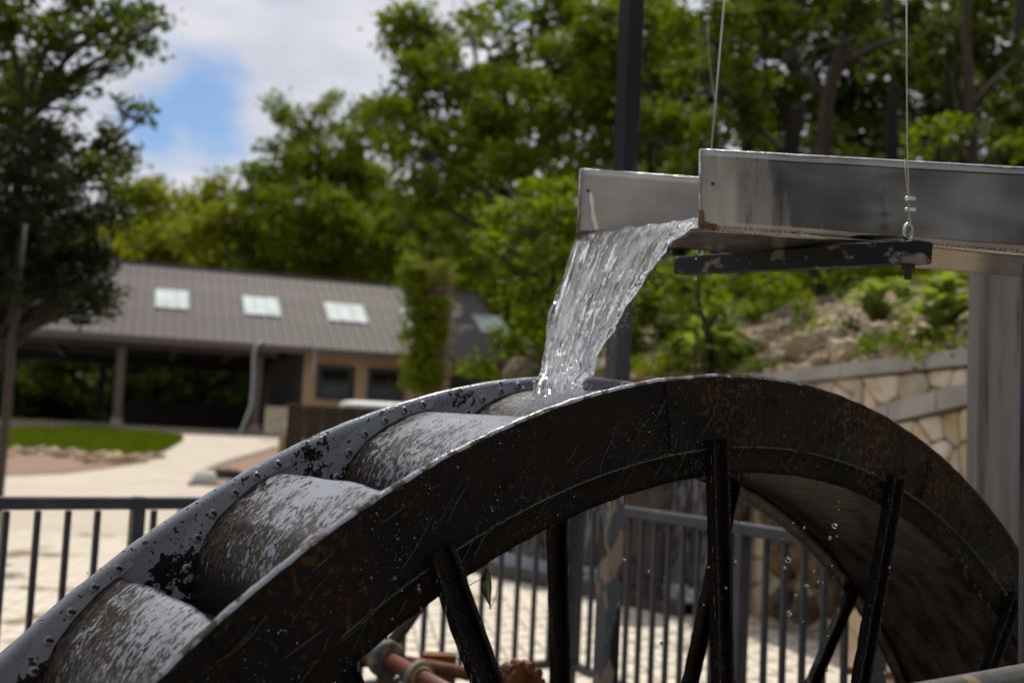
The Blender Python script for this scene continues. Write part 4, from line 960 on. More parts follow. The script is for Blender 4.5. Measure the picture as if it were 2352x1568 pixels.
# ------------------------------------------------------------------ pavilion building
BO = Vector((-11.3, 33.0, 0)); bx = Vector((.949, .313, 0)).normalized(); by = Vector((-bx.y, bx.x, 0)); bz = Vector((0, 0, 1))
FZ = 1.16; EZ = CAM_H + 2.63; RZ = CAM_H + 5.22
def Bp(s, d, z): return BO + bx * s + by * d + bz * z
AXB = (bx, by, bz)
def sx(px, d=0.):        # position along the front that appears at picture x
    k = (px - 1176) / FPX; a = BO + by * d
    return (k * a.y - a.x) / (bx.x - k * bx.y)
def pavilion():
    root = empty('pavilion', Bp(0, 5, 0), 'long low pavilion with brown metal roof, open left half and tan walled right half', 'building')
    S0, S1 = sx(-60) - 3, sx(1190)
    OV = .5
    # roof panels with standing ribs
    w = .29; slope = Vector(tuple(Bp(0, 5, RZ) - Bp(0, -OV, EZ - .25))); Ls = slope.length; sd = slope.normalized(); nn = bx.cross(sd).normalized()
    v = []; prof = [(0, 0), (w * .30, 0), (w * .36, .02), (w * .64, .02), (w * .70, 0), (w * .86, 0), (w * .90, .045), (w * .97, .045), (w, 0)]
    for q in (0, Ls):
        for a, h in prof: v.append(bx * a + sd * q + nn * h)
    n = len(prof); f = [(i, i + 1, n + i + 1, n + i) for i in range(n - 1)]
    me = mesh('roof_panel', v, f, 'roof'); org = ORG[root.name]
    N = int((S1 - S0) / w)
    sky_px = [(352, 430), (556, 640), (747, 838), (927, 985), (130, 165), (1095, 1125)]
    for i in range(N): link('roof_panel', me, root, loc=Bp(S0 + i * w, -OV, EZ - .25) - org)
    mb = MB(); mb.hexa([Bp(S0, 5, RZ - .03), Bp(S1, 5, RZ - .03), Bp(S1, 10.6, EZ - .28), Bp(S0, 10.6, EZ - .28), Bp(S0, 5, RZ), Bp(S1, 5, RZ), Bp(S1, 10.6, EZ - .25), Bp(S0, 10.6, EZ - .25)]); mb.mk('back_roof', 'roof', root)
    mb = MB(); mb.bar(Bp(S0, 5, RZ + .02), Bp(S1, 5, RZ + .02), .3, .06, bz); mb.mk('ridge_cap', 'roof', root)
    mb = MB()
    mb.hexa([Bp(S0, -OV + .05, EZ - .40), Bp(S1 - .02, -OV + .05, EZ - .40), Bp(S1 - .02, 4.99, RZ - .18), Bp(S0, 4.99, RZ - .18), Bp(S0, -OV + .05, EZ - .27), Bp(S1 - .02, -OV + .05, EZ - .27), Bp(S1 - .02, 4.99, RZ - .05), Bp(S0, 4.99, RZ - .05)])
    mb.hexa([Bp(S0, 5.01, RZ - .18), Bp(S1 - .02, 5.01, RZ - .18), Bp(S1 - .02, 10.55, EZ - .42), Bp(S0, 10.55, EZ - .42), Bp(S0, 5.01, RZ - .05), Bp(S1 - .02, 5.01, RZ - .05), Bp(S1 - .02, 10.55, EZ - .30), Bp(S0, 10.55, EZ - .30)])
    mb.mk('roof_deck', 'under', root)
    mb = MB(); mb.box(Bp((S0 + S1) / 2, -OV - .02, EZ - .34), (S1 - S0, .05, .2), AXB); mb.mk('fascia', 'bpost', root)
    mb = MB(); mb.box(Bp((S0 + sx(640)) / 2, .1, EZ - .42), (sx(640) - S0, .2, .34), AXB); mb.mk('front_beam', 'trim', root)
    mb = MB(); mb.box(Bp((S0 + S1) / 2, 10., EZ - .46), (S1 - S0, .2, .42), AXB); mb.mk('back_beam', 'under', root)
    # ceiling rafters
    for i in range(9):
        s = S0 + 1 + i * 1.9
        if s > S1: break
        mb = MB(); mb.bar(Bp(s, .2, EZ - .30), Bp(s, 9.9, EZ - .30), .12, .26, bz); mb.mk('roof_truss', 'under', root)
    # skylights: in the picture at rows about 663-745
    def sky_s(px, t): 
        d = -OV + (5 + OV) * t; return sx(px, d)
    for a, b_ in sky_px:
        t0, t1 = .36, .61
        # picture x of the lower-left and lower-right corner differ from the top ones by the slope direction; use the middle
        sa, sb = sky_s(a - 4, .5), sky_s(b_ - 4, .5)
        if b_ - a < 60: sb = sa + (sky_s(426, .5) - sky_s(348, .5)) if a > 500 else sb
        mb = MB(); q = Bp(sa, -OV, EZ - .25) ; k = 3; ww = (sb - sa) / k
        vv = []; 
        for tt in (t0, t1):
            for j in range(k):
                for a_, h in ((0, .06), (.12, .06), (.14, .075), (.45, .075), (.5, .06), (.82, .06), (.86, .09), (.95, .09), (1, .06)): vv.append(Bp(sa + ww * (j + a_), -OV, EZ - .25) + sd * (Ls * tt) + nn * h)
        m_ = len(vv) // 2; mb.add(vv, [(i, i + 1, m_ + i + 1, m_ + i) for i in range(m_ - 1)]); mb.mk('skylight', 'skylight', root)
    # posts
    for px in (-40, 275, 590):
        s = sx(px + 6, .1); mb = MB(); mb.box(Bp(s, .1, (FZ + EZ - .55) / 2 + 0), (.24, .24, EZ - .55 - FZ), AXB); mb.mk('post', 'bpost', root)
        mb = MB(); mb.box(Bp(s, .1, FZ + .1), (.34, .34, .2), AXB, bev=.02); mb.mk('post_base', 'slab', root)
    for px in (30, 240, 457):
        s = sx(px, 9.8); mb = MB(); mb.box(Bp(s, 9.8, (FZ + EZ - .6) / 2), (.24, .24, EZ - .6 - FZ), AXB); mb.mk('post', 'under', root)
    # floor slab
    mb = MB(); mb.box(Bp((S0 + S1) / 2, 4.6, FZ - .3), (S1 - S0 + 1, 11.2, .6), AXB); mb.mk('floor_slab', 'slab', root)
    # low dark wall at the back of the open part
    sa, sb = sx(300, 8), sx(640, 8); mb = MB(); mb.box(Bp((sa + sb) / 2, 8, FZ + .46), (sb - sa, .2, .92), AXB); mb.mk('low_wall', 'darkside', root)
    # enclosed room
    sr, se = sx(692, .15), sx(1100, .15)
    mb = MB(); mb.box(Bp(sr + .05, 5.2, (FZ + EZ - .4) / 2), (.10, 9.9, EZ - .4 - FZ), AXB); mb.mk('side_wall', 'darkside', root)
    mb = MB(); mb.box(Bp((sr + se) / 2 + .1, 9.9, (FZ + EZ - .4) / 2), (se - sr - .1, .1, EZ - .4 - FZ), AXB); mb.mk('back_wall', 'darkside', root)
    mb = MB(); mb.box(Bp(se, 5.2, (FZ + EZ - .4) / 2), (.10, 9.9, EZ - .4 - FZ), AXB); mb.mk('side_wall', 'side', root)
    wins = []
    for pa, pb in ((737, 808), (852, 926)):
        a, b_ = sx(pa, .15), sx(pb, .15); wins.append((a, b_))
    z0, z1 = CAM_H + 1.02 - .05, CAM_H + 1.98
    z0 = CAM_H + (982 - 918) / FPX * 34.9; z1 = CAM_H + (980 - 838) / FPX * 34.9
    bw = .2; s = sr + .12; i = 0
    while s < se - .05:
        e = min(s + bw - .006, se)
        cuts = [(FZ, EZ - .4)]
        for a, b_ in wins:
            if e > a and s < b_: cuts = [(FZ, z0), (z1, EZ - .4)]
        for c0, c1 in cuts:
            mb = MB(); mb.box(Bp((s + e) / 2, .15, (c0 + c1) / 2), (e - s, .05 + .012 * (i % 2), c1 - c0), AXB); mb.mk('siding_board', 'side', root)
        s += bw; i += 1
    for a, b_ in wins:
        fw = .11; q = (a + b_) / 2; wr = MB()
        wr.box(Bp(q, .1, z0 + fw / 2), (b_ - a + .1, .12, fw), AXB); wr.box(Bp(q, .1, z1 - fw / 2), (b_ - a + .1, .12, fw), AXB)
        wr.box(Bp(a, .1, (z0 + z1) / 2), (fw, .118, z1 - z0 - 2 * fw), AXB); wr.box(Bp(b_, .1, (z0 + z1) / 2), (fw, .118, z1 - z0 - 2 * fw), AXB); wr.box(Bp(q, .1, (z0 + z1) / 2 + .05), (b_ - a - fw, .1, .06), AXB)
        wo = wr.mk('window', 'winf', root)
        mb = MB(); mb.box(Bp(q, .17, (z0 + z1) / 2), (b_ - a, .02, z1 - z0), AXB); mb.mk('pane', 'glass', wo)
        mb = MB(); mb.box(Bp(q, .14, z0 + (z1 - z0) * .27), (b_ - a - fw, .02, (z1 - z0) * .42), AXB); mb.mk('screen', 'screen', wo)
    # dark doorway at the far right end
    mb = MB(); mb.box(Bp(se - .55, .09, FZ + 1.05), (.75, .05, 2.1), AXB); mb.mk('door', 'darkside', root)
    # downpipes
    def pipe(pts, nm='downpipe'):
        mb = MB(); mb.tube([CAM + (P(x, y, 1) - CAM) * D for x, y, D in pts], .045, 8); mb.mk(nm, 'pipe', root, smooth=True)
    pipe([(604, 786, 33.7), (592, 789, 33.6), (586, 797, 33.5), (583, 815, 33.5), (581, 880, 33.4), (577, 930, 33.3), (566, 960, 33.0), (550, 1000, 32.6)])
    pipe([(700, 789, 34), (712, 791, 34.1), (721, 799, 34.2), (724, 812, 34.3), (722, 840, 34.3), (718, 868, 34.3)])
pavilion()

def chimney():
    D = 31.; c = P(982, 930, D); a = P(938, 930, D).x; b_ = P(1022, 930, D).x; w = b_ - a; zt = CAM_H + (988 - 598) / FPX * D
    z0 = gz(c.x, c.y) - .1
    root = empty('chimney', Vector((c.x, c.y, z0)), 'tall freestanding stone chimney overgrown with ivy', 'chimney')
    mb = MB(); mb.box((c.x, c.y + w / 2, (z0 + zt - .1) / 2), (w - .12, w - .12, zt - z0 - .1)); mb.mk('core', 'mortar', root)
    r = random.Random(3); z = z0
    while z < zt - .05:
        h = r.uniform(.18, .32); h = min(h, zt - z); k = r.choice((3, 4)); xs = sorted([0, 1] + [(i + 1) / k + r.uniform(-.07, .07) for i in range(k - 1)])
        tw = 1 - .10 * max(0, (z - z0) / (zt - z0))
        for i in range(k):
            x0, x1 = c.x + (xs[i] - .5) * w * tw, c.x + (xs[i + 1] - .5) * w * tw
            mb = MB(); mb.box(((x0 + x1) / 2, c.y + .08, z + h / 2), (x1 - x0 - .025, .2 + r.uniform(0, .06), h - .025), bev=.025); mb.mk('stone', 'chim', root)
        for side in (-1, 1):
            for i in range(2):
                mb = MB(); mb.box((c.x + side * (w * tw / 2 - .06), c.y + .25 + (i + .5) * (w - .3) / 2, z + h / 2), (.16 + r.uniform(0, .05), (w - .3) / 2 - .025, h - .025), bev=.02); mb.mk('stone', 'chim', root)
        z += h
    lob = []
    for i in range(95):
        t = r.random(); y = 600 + t * 300; x = 980 + r.uniform(-1, 1) * 38 - 6
        if y < 690 and x > 970 and r.random() < .85: continue
        if y > 820 and x > 995 and r.random() < .8: continue
        lob.append((P(x, y, D - .2 + r.uniform(-.1, .15)), r.uniform(.16, .26)))
    for x, y in ((948, 598), (955, 606), (945, 620), (1018, 615), (1024, 640), (1020, 690), (1022, 740), (945, 650), (942, 700), (940, 760), (942, 830), (975, 895), (990, 885), (940, 860)):
        lob.append((P(x, y, D - .05), .24))
    o, n = leaves('ivy', lob, .11, L_ivy, None, 10, clus=14, label='ivy covering the freestanding stone chimney from base to top', cat='ivy')
chimney()

# ------------------------------------------------------------------ things in front of the pavilion
def steps():
    root = empty('entrance_steps', Bp(sx(600), -1.5, 1.0), 'concrete steps leading up to the pavilion floor beside the white picket gate', 'steps')
    for i in range(3):
        y = .0 - i * .38; mb = MB(); mb.box(Bp(sx(625), -.75 - i * .35, FZ - .14 * (i + 1) + .06), (3.0 + .3 * i, .38, .14), AXB, bev=.01); mb.mk('step', 'slab', root)
steps()
def gate():
    D = 30.5; a, b_ = P(608, 950, D), P(662, 950, D); z0 = CAM_H - (984 - 974) / FPX * D - .1; z1 = CAM_H + (972 - 931) / FPX * D
    root = empty('picket_gate', Vector(((a.x + b_.x) / 2, a.y, z0)), 'small weathered white picket gate at the top of the steps', 'gate')
    n = 6; d = (b_ - a); d.z = 0
    for i in range(n):
        q = a + d * ((i + .5) / n); mb = MB(); mb.box((q.x, q.y, (z0 + z1) / 2), (d.length / n - .022, .03, z1 - z0), bev=.006); mb.mk('picket', 'picket', root)
    mb = MB()
    for z in (z0 + .2, z1 - .2): mb.box(((a.x + b_.x) / 2, a.y + .04, z), (d.length, .04, .08))
    mb.mk('rail', 'picket', root)
gate()
def planter():
    D = 15.; a, b_ = P(657, 990, D), P(1180, 990, D * 1.02); zt = CAM_H + (977 - 932) / FPX * D; z0 = gz(a.x, a.y) - .3
    a.z = b_.z = 0; d = (b_ - a); L_ = d.length; X = d.normalized(); Y = Vector((-X.y, X.x, 0)); AX = (X, Y, bz)
    root = empty('timber_tank', a.lerp(b_, .5) + bz * z0, 'big dark timber tank behind the upper left of the wheel', 'tank')
    n = 13
    for i in range(n):
        mb = MB(); mb.box(a + X * ((i + .5) * L_ / n) + bz * (z0 + zt - .03) / 2, (L_ / n - .012, .08, zt - z0 - .03), AX, bev=.008); mb.mk('plank', 'planter', root)
    mb = MB(); mb.box(a + X * .0 - X * .045 + Y * .5 + bz * ((z0 + zt) / 2 - .2), (.08, 1.1, zt - z0 - .4), AX, bev=.01); mb.mk('end_board', 'tanwood', root)  # lighter tan paints in the lit left side of the dark tank
    mb = MB(); mb.box(a + X * L_ / 2 + Y * .62 + bz * (zt - .10), (L_, 1.14, .05), AX); mb.mk('top_boards', 'tanwood', root)
    mb = MB(); mb.box(a + X * L_ / 2 + Y * 0.0 + bz * (zt - .0), (L_ + .04, .12, .05), AX, bev=.01); mb.mk('top_rail', 'planter', root)
    # pale rounded lid lying on top
    p0, p1 = P(778, 930, D + .5), P(1085, 930, D + .8); zb = zt - .02; m_ = MB(); dd = p1 - p0; dd.z = 0; Lx = dd.length; dx = dd.normalized(); dy = Vector((-dx.y, dx.x, 0))
    v = []; prof = [(0, 0), (0, .05), (.02, .09), (.07, .125), (.16, .14)]
    rings = []
    def rr(ins, z):
        o = []
        A, B_ = Lx / 2 - ins, .36 - ins; c = p0 + dx * Lx / 2; rad = .12
        for cx, cy, a0 in ((A - rad, B_ - rad, 0), (-A + rad, B_ - rad, 1), (-A + rad, -B_ + rad, 2), (A - rad, -B_ + rad, 3)):
            for k in range(5): an = (a0 + k / 4) * PI / 2; o.append(Vector((c.x, c.y, 0)) + dx * (cx + rad * math.cos(an)) + dy * (cy + rad * math.sin(an)) + bz * (zb + z))
        return o
    for ins, z in prof: v += rr(ins, z)
    N = 20; f = [tuple(range(N - 1, -1, -1)), tuple(range(N * 4, N * 5))]
    for k in range(4):
        for i in range(N): j = (i + 1) % N; f.append((k * N + i, k * N + j, k * N + N + j, k * N + N + i))
    mk('lid', v, f, 'lid', smooth=False, label='pale grey rounded lid lying on the dark timber tank', cat='lid')
planter()
def bed():
    # curved timber edge with a white stone and a dark opening, partly hidden by the wheel
    pts = [(432, 1116), (440, 1098), (460, 1084), (500, 1068), (545, 1055), (590, 1042), (625, 1030)]
    root = None; w = [hit(x, y) for x, y in pts]
    for q in w: q.z = gz(q.x, q.y) + .0
    mb = MB(); n = len(w); v = []
    for q in w: v += [q - bz * .02, q + bz * .07, q + Vector((.10, .12, .07)), q + Vector((.10, .12, -.02))]
    f = []
    for i in range(n - 1):
        for k in range(3): a = i * 4 + k; f.append((a, a + 4, a + 5, a + 1))
    mk('bed_edging', v, f, 'cap', label='low curved kerb of the small bed between the path and the wheel', cat='kerb')
    ww = [q + Vector((.1, .12, .03)) for q in w] + [w[-1] + Vector((1.2, -1.0, .02)), w[0] + Vector((1.6, -.1, .02))]
    mk('planting_bed', ww, [tuple(range(len(ww)))], 'gravel', kind='structure')
    p = hit(470, 1112); p.z = gz(p.x, p.y) + .1
    o = link('white_stone', rock_mesh('white_stone', 44, 'lid', 3, .12, (1, .7, .75)), loc=p, label='smooth white boulder at the tip of the small bed', cat='rock'); o.scale = (.24, .22, .20)
    p = hit(520, 1100); p.z = gz(p.x, p.y) + .08
    o = link('dark_stone', rock_mesh('dark_stone', 45, 'wetrock', 3, .2, (1.2, .7, .6)), loc=p, label='dark wet stone beside the smooth white boulder', cat='rock'); o.scale = (.26, .24, .22)
bed()
mb = MB(); a = P(42, 470, 10.5); b_ = Vector((P(8, 1000, 10.5).x, P(8, 1000, 10.5).y, 0)); a2 = Vector((b_.x + .02, b_.y, a.z))
mb.tube([b_, a2], [.045, .038], 10); o = mb.mk('slim_pole', 'trim', smooth=True, label='slim dark grey pole standing in front of the spruce at the left edge', cat='pole')

# ------------------------------------------------------------------ picket fences of square steel tube
def fence(a, b_, label, posts=(), gap=.115, zt=1.07, zb=.205, skip=None, tw=.045, bw=.023, phase=.5, rust=None, name='steel_fence'):
    root = empty(name, a, label, 'fence'); d = (b_ - a); L_ = d.length; X = d.normalized()
    for z, h in ((zt - .025, .05), (zb, .04)):
        mb = MB(); mb.bar(a + bz * z, b_ + bz * z, tw, h, bz, bev=.004); mb.mk('rail', rust or 'rail', root)
    n = int(L_ / gap); ang = math.atan2(X.y, X.x)
    mb = MB(); mb.box((0, 0, 0), (bw, bw, zt - zb - .075), bev=.002); me = mb.me('baluster', 'rail')
    for i in range(n):
        s = (i + phase) * gap
        if any(abs(s - q) < .05 for q in posts) or s > L_ - .03: continue
        link('baluster', me, root, loc=X * s + bz * ((zt + zb) / 2 - .017), rot=(0, 0, ang))
    for s in posts:
        mb = MB(); mb.box(a + X * s + bz * (zt / 2 - .0), (.052, .052, zt + .005), (X, Vector((-X.y, X.x, 0)), bz), bev=.004); mb.mk('post', 'rail', root)
    return root
L1 = (WBc - WA).length
fa = WA - tdir * 1.2
def s_on(px, a, X):
    k = (px - 1176) / FPX; return (k * a.y - a.x) / (X.x - k * X.y)
fence(fa, WBc - tdir * .03, 'dark steel picket fence on the far side of the wheel, running to the corner post', posts=[s_on(344, fa, tdir), (WBc - fa).length - .06, s_on(-130, fa, tdir)], phase=.62)
gate_s = s_on(1700, WBc, gdir)
fence(WBc + gdir * .03, WBc + gdir * (gate_s - .012), 'dark steel picket gate panel right of the corner, in front of the waterfall', posts=[.03, gate_s - .05], phase=.9, name='steel_gate')
fence(WBc + gdir * (gate_s + .012), B2, 'dark steel picket fence panel between the gate and the right hand turn', posts=[.05, (B2 - WBc).length - gate_s - .05], phase=.8)
fence(B2 + tdir * .03, B3, 'dark steel picket fence running right behind the wheel towards the grey column', posts=[1.3, 2.5])
# near handrail in front of the wheel
nd = (P(2352, 1520, 1.78) - P(2050, 1573, 1.555)); nd.z = 0; nd = nd.normalized(); c0 = P(2352, 1528, 1.78); c0.z = 0
root = empty('handrail', c0, 'near round handrail with peeling paint at the lower right in front of the wheel', 'handrail')
mb = MB(); q0 = c0 - nd * 1.9; q1 = c0 + nd * 1.2; mb.tube([q0 + bz * 1.045, c0 - nd * .6 + bz * 1.045, c0 + bz * 1.045, q1 + bz * 1.045], .024, 16); mb.mk('rail', 'railpeel', root, smooth=True)
for s in (-1.8, 1.1):
    mb = MB(); mb.tube([c0 + nd * s, c0 + nd * s + bz * 1.03], .022, 12); mb.mk('post', 'railpeel', root, smooth=True)
# slim steel upright at the right edge standing just behind that rail
pu = P(2352, 1300, 1.95); pt = P(2356, 560, 1.95); mb = MB(); mb.box((pu.x + .006, pu.y, .87), (.022, .022, 1.74), bev=.002)
mb.mk('upright', 'rail', label='slim dark steel upright at the right edge in front of the grey column', cat='upright')

# tall steel post carrying the cables
pb = P(1383, 1568, 4.0); pb_t = P(1461, 0, 4.0); base = Vector((pb.x, pb.y, 0)); x0 = P(1421, 780, 4.0)
base = Vector((x0.x, x0.y, -2.6))
root = empty('steel_post', base, 'tall square steel post rising behind the wheel, peeling paint below and blue black above', 'post')
a45 = math.radians(33); X = Vector((math.cos(a45), math.sin(a45), 0)); Y = Vector((-X.y, X.x, 0))
mb = MB(); mb.box(Vector((base.x, base.y, (1.25 - 2.6) / 2)), (.066, .066, 3.85), (X, Y, bz), bev=.004); mb.mk('lower_length', 'peel', root)
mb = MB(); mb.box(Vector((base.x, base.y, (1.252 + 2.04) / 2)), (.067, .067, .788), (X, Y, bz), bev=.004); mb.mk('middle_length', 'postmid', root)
mb = MB(); mb.box(Vector((base.x, base.y, (2.042 + 4.6) / 2)), (.068, .068, 2.558), (X, Y, bz), bev=.004); mb.mk('upper_length', 'post', root)

# big column at the right
cq = P(2283, 900, 4.6); root = empty('column', (cq.x, cq.y, 0), 'broad grey painted column carrying the flume at the right, with lime and rust streaks', 'column')
cw = 150 / FPX * 4.6
l = P(2231, 600, 4.6).x; X = Vector((.97, .24, 0)).normalized(); Y = Vector((-X.y, X.x, 0))
X = Vector((.985, -.17, 0)).normalized(); Y = Vector((-X.y, X.x, 0))
lx = P(2247, 850, 4.6); ctr = Vector((lx.x, lx.y, 0)) + X * .145 + Y * .1
mb = MB(); mb.box(ctr + bz * 1.2, (.29, .2, 2.4), (X, Y, bz), bev=.006); mb.mk('shaft', 'column', root)
mb = MB(); mb.box(ctr + bz * 2.425, (.34, .26, .05), (X, Y, bz), bev=.006); mb.mk('head_plate', 'column', root)
v = []; f = []
for i in range(14):
    t = i / 13; z = 1.9 - 1.5 * t; xc = .10 - .055 * t + .01 * math.sin(i * 1.7); w_ = .012 + .012 * math.sin(i * 2.3) ** 2
    for s_ in (-1, 1): q = ctr + X * (xc + s_ * w_) - Y * .1025 + bz * z; v.append(q)
for i in range(13): f.append((2 * i, 2 * i + 1, 2 * i + 3, 2 * i + 2))
mk('lime_streak', v, f, 'colrust', root)
v = []; f = []
for i in range(14):
    t = i / 13; z = 1.75 - 1.7 * t; xa = .145 - .03 - .045 * t * (1 + .2 * math.sin(i * 1.9)); q = ctr - Y * .1035 + bz * z; v += [q + X * xa, q + X * .1449]
for i in range(13): f.append((2 * i, 2 * i + 1, 2 * i + 3, 2 * i + 2))
mk('rust_streak', v, f, 'rustdark', root)

# bench beyond the fence at the lower right
def bench():
    c = P(2005, 1556, 4.95); zt = .44; a = P(1930, 1548, 5.0); a.z = zt
    X = Vector((.93, -.36, 0)).normalized(); Y = Vector((-X.y, X.x, 0)); AX = (X, Y, bz)
    root = empty('bench', Vector((a.x, a.y, 0)), 'brown slatted bench beyond the fence at the bottom right', 'bench')
    for i in range(4):
        mb = MB(); mb.box(a + X * .6 + Y * (.06 + i * .112) - bz * .018, (1.2, .10, .036), AX, bev=.004); mb.mk('slat', 'bench', root)
    for s in (.12, 1.08):
        for t in (.06, .36):
            mb = MB(); mb.box(a + X * s + Y * t - bz * (zt + .04) / 2, (.05, .05, zt - .04), AX); mb.mk('leg', 'rail', root)
bench()

# drive shaft and gear parts seen low through the wheel
def drive():
    D = 3.55; root = empty('drive_shaft', P(940, 1545, D), 'rusty red drive shaft with two bearing collars seen below the wheel rim at lower left', 'shaft')
    sd_ = (P(1090, 1620, 3.3) - P(880, 1508, 3.75)).normalized()
    a = P(880, 1508, 3.7); b_ = P(1090, 1622, 3.3)
    mb = MB(); mb.tube([a - (b_ - a) * .25, b_ + (b_ - a) * .5], .027, 16); mb.mk('shaft', 'redshaft', root, smooth=True)
    def collar(c, r, w, mname, nm):
        mb = MB(); mb.tube([c - sd_ * w, c - sd_ * w * .8, c + sd_ * w * .8, c + sd_ * w], [r * .9, r, r, r * .9], 24); mb.mk(nm, mname, root)
    c1 = a.lerp(b_, .04); collar(c1, .062, .022, 'bearing', 'collar'); collar(c1 - sd_ * .06, .048, .03, 'mud', 'collar')
    c2 = a.lerp(b_, .42); collar(c2, .05, .016, 'bearing', 'bearing'); collar(c2, .038, .024, 'tanwood', 'bearing_seal')
    mb = MB(); mb.bar(c2 + Vector((0, 0, -.03)), c2 + Vector((-.015, 0, -.35)), .05, .05, Vector((1, 0, 0))); mb.mk('bearing_block', 'bearing', root)
    for dx in (-.055, .055):
        q = c2 + Vector((dx, 0, -.12)); mb = MB(); mb.tube([q, q + bz * .10], .008, 8); mb.mk('bolt', 'galv', root)
    mb = MB(); mb.tube([P(870, 1512, 3.85), P(905, 1470, 3.85), P(950, 1410, 3.85), P(1000, 1335, 3.85)], [.028, .024, .021, .02], 10); mb.mk('strut', 'mud', root, smooth=True)
    mb = MB(); mb.tube([P(800, 1500, 3.9), P(845, 1490, 3.9), P(880, 1500, 3.9), P(900, 1540, 3.85)], [.05, .06, .06, .04], 10); mb.mk('gear_case', 'mud', root, smooth=True)
    mb = MB(); mb.tube([P(930, 1518, 3.95), P(1040, 1538, 3.9), P(1080, 1548, 3.9)], [.021, .021, .024], 10); mb.mk('arm', 'rust', root, smooth=True)
    mb = MB(); mb.bar(P(1010, 1500, 4.0), P(1000, 1700, 4.0), .12, .05, Vector((0, 1, 0))); mb.mk('bracket', 'rust', root)
    c = P(1195, 1565, 3.3); mb = MB()
    for k in range(11):
        an = k / 11 * 2 * PI; q = c + _R * .05 * math.cos(an) + _U * .05 * math.sin(an); mb.tube([q - sd_ * .02, q + sd_ * .02], .017, 8)
    mb.tube([c - sd_ * .015, c + sd_ * .015], .05, 20); mb.mk('sprocket', 'rust', root)
    mb = MB(); mb.bar(c, c - bz * 1.6, .05, .05, Vector((1, 0, 0))); mb.bar(c1, c1 - bz * 1.8, .05, .05, Vector((1, 0, 0))); mb.mk('stand', 'mud', root)
drive()

# clay pots on the wall above the waterfall
for i, (x, w_) in enumerate(((1452, 36), (1482, 44))):
    D = 9.6; p = P(x, 890, D); R_ = w_ / 2 / FPX * D; zt = P(x, 868 + i * 2, D).z; mb = MB(); prof = [(.62, 0), (.72, .5), (.86, 1.2), (1, 1.3), (1, 1.6), (.9, 1.6), (.85, 1.35), (.6, 1.3)]; v = []; n = 20
    for r, z in prof:
        for k in range(n): an = 2 * PI * k / n; v.append((p.x + R_ * r * math.cos(an), p.y + R_ * r * math.sin(an), zt - R_ * 1.6 + R_ * z))
    f = [tuple(range(n - 1, -1, -1))] + [(a * n + k, a * n + (k + 1) % n, a * n + n + (k + 1) % n, a * n + n + k) for a in range(len(prof) - 1) for k in range(n)] + [tuple(range(7 * n, 8 * n))]
    mk('clay_pot', v, f, 'clay', smooth=True, label=('smaller' if i == 0 else 'larger') + ' terracotta pot just showing over the wheel top, ' + ('left' if i == 0 else 'right') + ' of the two', cat='pot', group='terracotta pots behind the wheel')
pp = P(1468, 890, 9.6); zt = P(1468, 868, 9.6).z - .12
mb = MB(); mb.box((pp.x, pp.y + .02, zt / 2 - .02), (.5, .3, zt - .02), bev=.02); mb.mk('stone_pier', 'wetrock', label='dark stone pier under the two terracotta pots', cat='pier')

# ------------------------------------------------------------------ the water wheel
R = 1.83; PSI = .7075; HUB = Vector((.2725 * R, 1.213 * R, -.9242 * R + CAM_H)); WW = .2411 * R
wheel = empty('waterwheel', HUB, 'big iron overshot water wheel, wet black near side, grey painted buckets', 'water wheel', rz=PSI)
ORG[wheel.name] = Vector((0, 0, 0))     # parts are written in the wheel's own frame: x across, y along the axle, z up
def pol(th, r, y): return Vector((r * math.cos(th), y, r * math.sin(th)))
def shroud(name, y0, y1, near):
    n = 720; v = []; f = []; fm = []
    ro, ri = R, .897 * R
    # section: points (r, y) round the ring; rounded outer bead
    e = y1 - y0
    if near: sec = [(ri, y0), (.905 * R, y0), (.9215 * R, y0 - .001), (.9235 * R, y0 - .006), (.926 * R, y0 - .006), (.928 * R, y0), (.945 * R, y0), (.965 * R, y0), (.982 * R, y0), (.992 * R, y0 + .001), (.9975 * R, y0 - .001), (1.0 * R, y0 + .001), (1.0008 * R, (y0 + y1) / 2), (1.0 * R, y1 - .001), (.997 * R, y1), (.98 * R, y1), (.95 * R, y1), (.918 * R, y1), (ri, y1)]
    else: sec = [(ri, y0), (.918 * R, y0), (.95 * R, y0), (.97 * R, y0), (.985 * R, y0), (.990 * R, y0 - .003), (.9955 * R, y0 - .006), (1.0 * R, y0 - .002), (1.001 * R, (y0 + y1) / 2), (1.0 * R, y1), (.95 * R, y1), (ri, y1)]
    m_ = len(sec)
    for i in range(n):
        th = 2 * PI * i / n
        for j, (r, y) in enumerate(sec):
            w1 = .0016 * nz(th * 60, j * .7, 3 if near else 9) + .0010 * nz(th * 170, j, 5)
            rr = r + (w1 * 1.5 if (j == 0 or j == m_ - 1) else w1)
            if near and abs(r - ro) < .02: rr += .0022 * max(0, nz(th * 90, 2.2, 1)) + .0012 * nz(th * 25, .3)
            yy = y + (.0012 * nz(th * 24, r * 9, 2) + .0008 * nz(th * 90, r * 40, 7)) * (1 if 0 < j < m_ - 1 else .3)
            v.append(pol(th, rr, yy))
    for i in range(n):
        i2 = (i + 1) % n
        for j in range(m_):
            j2 = (j + 1) % m_; f.append((i * m_ + j, i * m_ + j2, i2 * m_ + j2, i2 * m_ + j))
            if near: fm.append(0 if j < 10 or j >= m_ - 1 else (1 if j < 14 else 2))
            else: fm.append(3 if j < 1 or j == m_ - 1 else 2 if j < 8 else 0)
    return mk(name, v, f, ['dark', 'rim', 'paint', 'sole'], wheel, smooth=True, fm=fm)
shroud('shroud', 0, .011, True)
o = shroud('shroud', WW, WW + .011, False); o['label'] = 'far side rim plate, grey painted inside with black grime'
